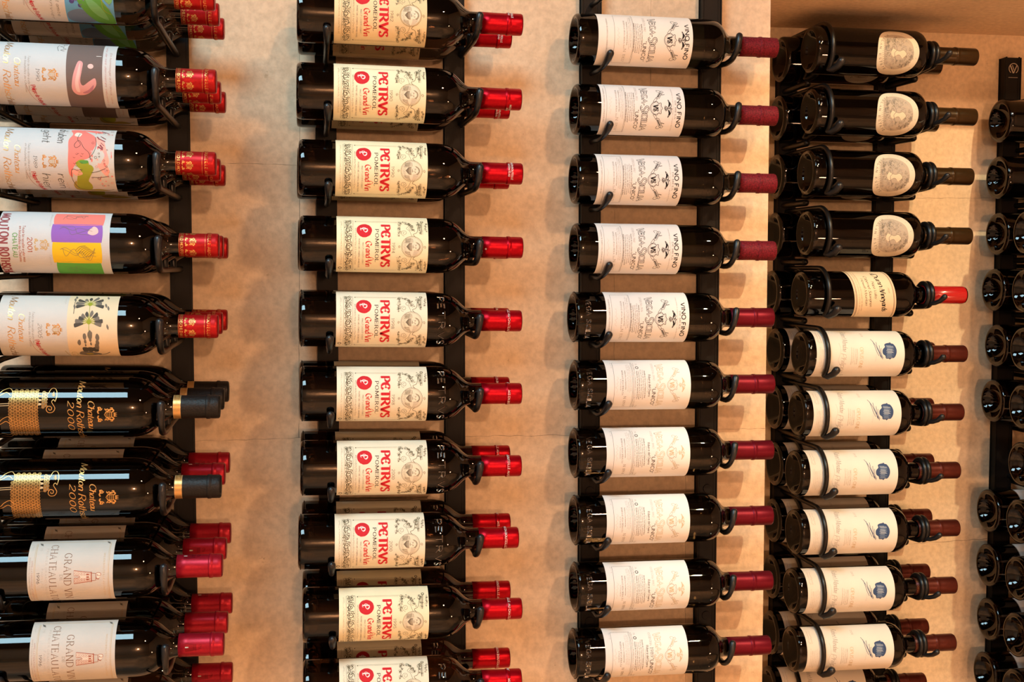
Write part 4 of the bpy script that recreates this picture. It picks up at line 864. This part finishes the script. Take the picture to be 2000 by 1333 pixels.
for r in range(3, 12):
    x = {7: 1.2244, 8: 1.2226, 9: 1.2231, 10: 1.2221}.get(r, 1.2230)
    n = r >= 6
    bottle('edgef%d' % n, sp_r2 if n else sp_r1, x+.302+.003, YF4, zr(r, .3645), .0035, 'front bottle cut by the picture edge, %s row, right edge rack' % ORD[r-1], 'bottles in the rack at the right edge', 0, 0)
# ------------------------------------------------------------------ rack strips with their rods
def rail(parent, x0, x1, yw, z0, z1):
    bm = bmesh.new(); box(bm, x0, x1, yw-.018, yw-.0005, z0, z1)
    bmesh.ops.bevel(bm, geom=[e for e in bm.edges], offset=.0016, segments=2, affect='EDGES')
    # shallow lips of the folded channel along both front edges
    for a, b in ((x0+.0012, x0+.0042), (x1-.0042, x1-.0012)): box(bm, a, b, yw-.0188, yw-.0178, z0+.003, z1-.003)
    return link('rail', mesh_from_bm('rail', bm, [M['steel']], False), parent)
PEG = {}
def arc_pts(y, z, r, a0, a1, n=7, x=0):
    return [(x, y-r*math.cos(math.radians(a)), z+r*math.sin(math.radians(a))) for a in [a0+(a1-a0)*i/n for i in range(n+1)]]
def tip_mesh(pts, rad):
    bm = bmesh.new(); tube(bm, pts, [r*1.03 for r in rad], 14); return mesh_from_bm('rod_tip', bm, [M['tip']])
def peg_body(depth, R, dxe=0.):
    """J-shaped rod: runs under the bottle bodies, curls up in front of the nearest one; origin on the rail face at axis height of the row"""
    k = ('b', depth, R, dxe)
    if k in PEG: return PEG[k]
    ya = -(W-.0178-YB)-(depth-1)*ST; rr = R+.0070; zb = -R-.0052
    pts = [(0, .003, zb+.001), (0, -.02, zb+.0002)]+[(0, -(W-.0178-YB)-j*ST, zb-.0002) for j in range(depth-1)]+[(0, ya+.02, zb-.0005)]
    arc = [(dxe*i/8, y, z) for i, (x, y, z) in enumerate(arc_pts(ya, 0, rr, -84, -34, 8))]
    pts += arc; dx = [0]*len(pts)
    rad = [.0036]*(len(pts)-8)+[.0034, .0034, .0036, .0039, .0043, .0047, .0050, .0051]
    # small upright nubs between depth rows keep the bottles apart
    tip = tip_mesh(pts[-5:], rad[-5:])
    bm = bmesh.new(); tube(bm, pts[:-4], rad[:-4])
    for j in range(depth-1):
        yc = -(W-.0178-YB)-j*ST-ST/2; tube(bm, [(0, yc, zb), (0, yc-.001, zb+.012)], [.0036, .0044])
    PEG[k] = (mesh_from_bm('body_rod', bm, [M['peg']]), tip); return PEG[k]
def peg_neck(depth, rn=.0147, dxe=.003, a1=8, xo=0.):
    k = ('n', depth, rn, dxe, xo)
    if k in PEG: return PEG[k]
    ya = -(W-.0178-YB)-(depth-1)*ST; rr = rn+.0062; zb = -rr
    pts = [(0, .003, zb+.001), (0, -.02, zb)]+[(0, -(W-.0178-YB)-j*ST, zb-.0002) for j in range(depth-1)]+[(.001, ya+.014, zb-.001)]
    arc = []
    for i in range(9):
        f = i/8; a = math.radians(-80+(a1+80)*f); r_ = rr+.001-(rn-.0150)*max(0, f-.3)/.7*(1 if dxe > .01 else .3)
        arc.append((dxe*f, ya-r_*math.cos(a), r_*math.sin(a)))
    pts += arc; rad = [.0042]*(len(pts)-8)+[.0044, .0042, .004, .0038, .0040, .0044, .0048, .0050]
    pts = [(x+xo, y, z) for x, y, z in pts]
    tip = tip_mesh(pts[-5:], rad[-5:])
    bm = bmesh.new(); tube(bm, pts[:-4], rad[:-4])
    for j in range(depth-1):
        yc = -(W-.0178-YB)-j*ST-ST/2; tube(bm, [(xo, yc, zb), (xo, yc-.001, zb+.012)], [.0036, .0044])
    PEG[k] = (mesh_from_bm('neck_rod', bm, [M['peg']]), tip); return PEG[k]
def strip(name, x0, x1, zt, zb, label, rows, me, dz, z0, yw, screws=(), partname='body_rod'):
    root = empty(name, ((x0+x1)/2, yw, CH+zb)); tag(root, label, 'wine rack', 'black steel rack strips')
    r = rail(root, x0, x1, yw, CH+zt, CH+zb); r.location = -root.location
    xc = (x0+x1)/2
    for i in rows:
        o = link(partname, me[0], root); o.location = Vector((xc, yw-.0178, zr(i, z0)+dz))-root.location; link('rod_tip', me[1], o)
    for sz in screws:
        bm = bmesh.new(); bmesh.ops.create_cone(bm, cap_ends=True, segments=24, radius1=.0072, radius2=.0066, depth=.0016, matrix=Matrix.Translation((0, 0, 0)) @ Matrix.Rotation(PI/2, 4, 'X'))
        o = link('screw_cap', mesh_from_bm('screw_cap', bm, [M['steel']], False), r); o.location = Vector((xc, yw-.0186, CH+sz))
    return root
R10 = range(1, 11)
strip('wine_rack_strip', -.389, -.363, .62, -.78, 'black steel strip under the bottle bodies of the leftmost rack', R10, peg_body(3, .0375), .0040, Z0, W)
strip('wine_rack_strip', -.1960, -.1696, .62, -.78, 'black steel strip under the bottle necks of the leftmost rack', R10, peg_neck(3, .0246, .001, 12), .0008, Z0, W, partname='neck_rod')
strip('wine_rack_strip', .0122, .0392, .62, -.78, 'black steel strip under the bottle bodies of the second rack', R10, peg_body(2, .0375), .0046, Z0, W)
strip('wine_rack_strip', .2008, .2273, .62, -.78, 'black steel strip under the bottle necks of the second rack', R10, peg_neck(2, .0152, .005, 14, .0105), .0012, Z0, W, partname='neck_rod')
strip('wine_rack_strip', .4082, .4352, .62, -.78, 'black steel strip under the bottle bodies of the third rack', range(0, 11), peg_body(1, .0372, .009), .0030, .4335, W, (-.3412, -.5449))
strip('wine_rack_strip', .5960, .6238, .62, -.78, 'black steel strip under the bottle necks of the third rack', R10, peg_neck(1, .0170, .009, 28, .0115), .0008, .4335, W, (-.3432, -.5445), partname='neck_rod')
# alcove racks: each bottle is held by hoops around body and neck
def hoop(R, horn, tr, dep):
    k = ('h', R, horn, dep)
    if k in PEG: return PEG[k]
    ya = -(W4-.0178-(YF4 if dep == 0 else YB4)); rr = R+tr+.0006; bm = bmesh.new()
    if not horn:
        pts = [(0, .003, rr), (0, ya*.5, rr), (0, ya+.012, rr)]+arc_pts(ya, 0, rr, 82, -52, 18)
        x, y, z = pts[-1]; pts += [(.004, y-.006, z-.002), (.010, y-.014, z+.003), (.013, y-.020, z+.010)]
        rad = [tr]*(len(pts)-3)+[tr*1.15, tr*1.35, tr*1.55]
        tip = tip_mesh(pts[-4:], rad[-4:]); tube(bm, pts[:-3], rad[:-3])
        if dep == 1: tube(bm, [(-.006, .002, -R-.008), (-.006, ya-.05, -R-.0085)], [.005, .006])
    else:
        for dx in (0, .0075):
            tube(bm, [(dx, -.002, -rr-.003), (dx, ya*.6, -rr-.003), (dx, ya+.02, -rr-.0015)]+arc_pts(ya, 0, rr, 250, -80, 26, dx)[::-1], tr)
        y, z = ya-rr*.74, -rr*.74
        tip = tip_mesh([(.006, y, z), (.010, y-.009, z+.001), (.014, y-.019, z+.005), (.017, y-.027, z+.012)], [tr*.9, tr*.85, tr*.9, tr*1.1])
        if dep == 1: tube(bm, [(0, .002, -rr-.012), (0, ya-.05, -rr-.013)], [.005, .0065])
    PEG[k] = (mesh_from_bm('hoop', bm, [M['peg']]), tip); return PEG[k]
def alcove_strip(x0, x1, zt, label, z0, rows_f, rows_b, horn, R, xo=0.):
    root = empty('wine_rack_strip', ((x0+x1)/2, W4, CH-.9)); tag(root, label, 'wine rack', 'black steel rack strips')
    r = rail(root, x0, x1, W4, CH+zt, CH-.9); r.location = -root.location
    xc = (x0+x1)/2+xo; nm = 'neck_hoop' if horn else 'body_hoop'; tr = .0042 if horn else .0041; rr = .0150 if horn else R
    for dep, rows in ((0, rows_f), (1, rows_b)):
        me = hoop(rr, horn, tr, dep)
        for i in rows: o = link(nm, me[0], root); o.location = Vector((xc, W4-.0178, zr(i, z0)+(.0008 if horn else .003)))-root.location; link('rod_tip', me[1], o)
    root['rail'] = r.name; return root
alcove_strip(.8330, .8640, .385, 'black steel strip behind the bottle bodies of the alcove rack', .4625, range(1, 12), range(1, 13), False, .039)
alcove_strip(1.0225, 1.0540, .385, 'black steel strip behind the bottle necks of the alcove rack', .4625, range(1, 12), range(1, 13), True, .039)
t5 = alcove_strip(1.2700, 1.3010, .388, 'black steel strip topped by a round silver emblem at the right edge', .3645, range(3, 12), range(1, 12), False, .039, .02)
bm = bmesh.new()
V0 = Vector((1.2868, W4-.0190, CH+.3695))
def flat_line(bm, pts, w):
    for (a, b) in zip(pts, pts[1:]):
        a = Vector(a); b = Vector(b); d = (b-a).normalized(); n = Vector((-d.z, 0, d.x))*w/2
        v = [bm.verts.new(p) for p in (a+n, a-n, b-n, b+n)]; f = bm.faces.new(v)
        e = bmesh.ops.extrude_face_region(bm, geom=[f]); bmesh.ops.translate(bm, vec=(0, -.0004, 0), verts=[q for q in e['geom'] if isinstance(q, bmesh.types.BMVert)])
flat_line(bm, [(.0092*math.cos(a), 0, .0092*math.sin(a)) for a in [-1.0+i*5.1/30 for i in range(31)]], .0013)
flat_line(bm, [(-.0068, 0, .006), (-.0005, 0, -.0085)], .0022); flat_line(bm, [(.0066, 0, .006), (.0002, 0, -.0085)], .0016); flat_line(bm, [(-.0026, 0, .006), (.001, 0, -.003)], .0012)
flat_line(bm, [(-.010, 0, -.0165), (.0085, 0, -.0165)], .0007)
M['badge'] = mat('silver_badge', (.55, .50, .42), .35, .8)
o = link('emblem', mesh_from_bm('emblem', bm, [M['badge']], False), bpy.data.objects[t5['rail']]); o.location = V0
# ------------------------------------------------------------------ the room
def struct(name, bm, mats):
    o = link(name, mesh_from_bm(name, bm, mats, False)); o['kind'] = 'structure'; return o
ZC = CH+.4335                    # alcove soffit
XP = .7110                       # pier edge
H = 3.5
SKX0, SKX1, SKY0, SKY1 = -1.9, -.35, -.75, .5
bm = bmesh.new()
box(bm, -3.2, XP, W, W4+.25, 0, H); box(bm, 2.62, 3.4, W, W4+.25, 0, H); box(bm, XP, 2.62, W, W4+.25, ZC, H)
bmesh.ops.remove_doubles(bm, verts=bm.verts[:], dist=1e-6)
struct('wall_front', bm, [M['stone']])
bm = bmesh.new(); box(bm, XP, 2.62, W4, W4+.25, 0, ZC); struct('wall_alcove', bm, [M['stone2']])
bm = bmesh.new(); box(bm, -3.4, 3.6, -3.2, W4+.25, -.1, 0); struct('floor', bm, [M['floor']])
bm = bmesh.new(); box(bm, -3.4, -3.2, -3.2, W4+.25, 0, H); struct('wall_left', bm, [M['plaster']])
bm = bmesh.new(); box(bm, 3.4, 3.6, -3.2, W4+.25, 0, H); struct('wall_right', bm, [M['plaster']])
bm = bmesh.new(); box(bm, -3.4, 3.6, -3.4, -3.2, 0, H); struct('wall_back', bm, [M['plaster']])
bm = bmesh.new()
box(bm, -3.4, SKX0, -3.4, W4+.25, H, H+.1); box(bm, SKX1, 3.6, -3.4, W4+.25, H, H+.1); box(bm, SKX0, SKX1, -3.4, SKY0, H, H+.1); box(bm, SKX0, SKX1, SKY1, W4+.25, H, H+.1)
struct('ceiling', bm, [M['ceil']])
bm = bmesh.new()
for x in (SKX0+.02, SKX1-.02): box(bm, x-.02, x+.02, SKY0, SKY1, H+.03, H+.08)
struct('window_1', bm, [M['lampmetal']])
# chiselled joints between the stone blocks
def joint(bm, pts, y, w=.0008, sd=1):
    random.seed(sd); out = []
    for (a, b) in zip(pts, pts[1:]):
        n = max(2, int(math.hypot(b[0]-a[0], b[1]-a[1])/.012))
        for i in range(n): f = i/n; out.append((a[0]+(b[0]-a[0])*f+random.uniform(-.0006, .0006), a[1]+(b[1]-a[1])*f+random.uniform(-.0009, .0009)))
    out.append(pts[-1]); vs = []
    for i, p in enumerate(out):
        a = Vector(out[max(i-1, 0)]); b = Vector(out[min(i+1, len(out)-1)]); d = (b-a).normalized(); n = Vector((-d.y, d.x)); ww = w*random.uniform(.1, .8)
        vs.append([bm.verts.new((p[0]+n.x*k*ww, y-h, CH+p[1]+n.y*k*ww)) for k, h in ((-.8, .00005), (0, .00035), (.8, .00005))])
    for a, b in zip(vs, vs[1:]):
        for k in range(2): bm.faces.new((a[k], a[k+1], b[k+1], b[k]))
bm = bmesh.new()
joint(bm, [(-.0095, .50), (-.0125, .17), (-.0175, -.2), (-.018, -.2515)], W, .0011, 1)
joint(bm, [(-.4, .1555), (-.012, .152)], W, .0006, 2); joint(bm, [(-.12, -.2525), (-.018, -.2512), (.0, -.252), (.60, -.259)], W, .0008, 3)
joint(bm, [(-.6, -.254), (-.12, -.2525)], W, .0004, 8)
joint(bm, [(.5185, .52), (.5185, .2), (.519, .12)], W, .0007, 4); joint(bm, [(.4632, .09), (.4635, -.19)], W, .0006, 5); joint(bm, [(.58, -.27), (.583, -.7)], W, .0006, 6); joint(bm, [(.60, -.252), (.711, -.2535)], W, .0006, 7)
bmesh.ops.recalc_face_normals(bm, faces=bm.faces[:])
struct('trim_1', bm, [M['joint']])
bm = bmesh.new()
joint(bm, [(.82, -.52), (1.05, -.5185), (1.24, -.5145), (1.5, -.512)], W4, .0012, 9); joint(bm, [(.9, .128), (1.22, .132), (1.5, .135)], W4, .0006, 10)
struct('trim_2', bm, [M['joint']])
# ------------------------------------------------------------------ lights
def aim(o, tgt): o.rotation_euler = (Vector(tgt)-o.location).to_track_quat('-Z', 'Y').to_euler()
def area(name, loc, tgt, sx, sy, power, col):
    l = bpy.data.lights.new(name, 'AREA'); l.shape = 'RECTANGLE'; l.size = sx; l.size_y = sy; l.energy = power; l.color = col
    o = bpy.data.objects.new(name, l); COL.objects.link(o); o.location = loc; aim(o, tgt); return o
def spot(name, loc, tgt, power, col, ang, blend=.3, rad=.04):
    l = bpy.data.lights.new(name, 'SPOT'); l.energy = power; l.color = col; l.spot_size = math.radians(ang); l.spot_blend = blend; l.shadow_soft_size = rad
    o = bpy.data.objects.new(name, l); COL.objects.link(o); o.location = loc; aim(o, tgt); return o
COOL = (.57, .87, 1.); WARM = (1., .57, .32); AMBER = (1., .80, .48)
area('skylight', ((SKX0+SKX1)/2, (SKY0+SKY1)/2, H+.02), ((SKX0+SKX1)/2, (SKY0+SKY1)/2, 0), SKX1-SKX0, SKY1-SKY0, 110, COOL)
l = bpy.data.lights.new('warm_fill_point', 'POINT'); l.energy = 143; l.color = WARM; l.shadow_soft_size = .11
o = bpy.data.objects.new('warm_fill_point', l); COL.objects.link(o); o.location = (.35, -3.0, CH+.15)  # added warm fill from behind the camera, no real fitting
spot('track_spot', (1.5, -.1, CH+1.62), (1.2, W4, CH-.42), 172, AMBER, 34, .3, .03)
for i, x in enumerate((-1.9, .4, 2.4)): spot('back_wall_bounce_fill', (x, -1.3, 3.3), (x, -3.2, 1.3), 40, WARM, 92, .6, .05)  # added fill: spots on the unseen back wall for warm bounce
for i, x in enumerate((-1.2, .5, 2.1)): spot('floor_bounce_fill', (x, .25, 3.38), (x, .25, 0), 840, WARM, 42, .5, .05)  # made-up lamps brightening the floor so warm light bounces up
spot('front_fill', (1.3, -1.2, 3.3), (.75, W, 1.5), 165, WARM, 46, .8, .10)  # added fill lamp, warms the right of the wall and the pier
spot('low_fill', (1.9, -.4, .5), (.6, W, 1.2), 26, WARM, 70, .8, .10)  # added unseen fill near the floor, lifts the wall from below
w = bpy.data.worlds.new('dim_room'); S.world = w; w.use_nodes = True
w.node_tree.nodes['Background'].inputs['Color'].default_value = (.5, .62, .8, 1); w.node_tree.nodes['Background'].inputs['Strength'].default_value = .3
# ------------------------------------------------------------------ camera
cd = bpy.data.cameras.new('camera'); cam = bpy.data.objects.new('camera', cd); COL.objects.link(cam); S.camera = cam
cd.sensor_width = 36; cd.lens = 2358.0/2000*36; cd.clip_start = .05
cam.location = (0, 0, CH); yaw, pit = .16590, .05984
cam.rotation_euler = Vector((math.sin(yaw)*math.cos(pit), math.cos(yaw)*math.cos(pit), -math.sin(pit))).to_track_quat('-Z', 'Y').to_euler()
v = S.view_settings; v.view_transform = 'Standard'; v.look = 'None'; v.gamma = 1; v.exposure = 0; v.use_curve_mapping = False
c = S.cycles; c.max_bounces = 10; c.diffuse_bounces = 4; c.glossy_bounces = 5; c.transmission_bounces = 8; c.caustics_reflective = False; c.caustics_refractive = False; c.sample_clamp_indirect = 4; c.use_denoising = True
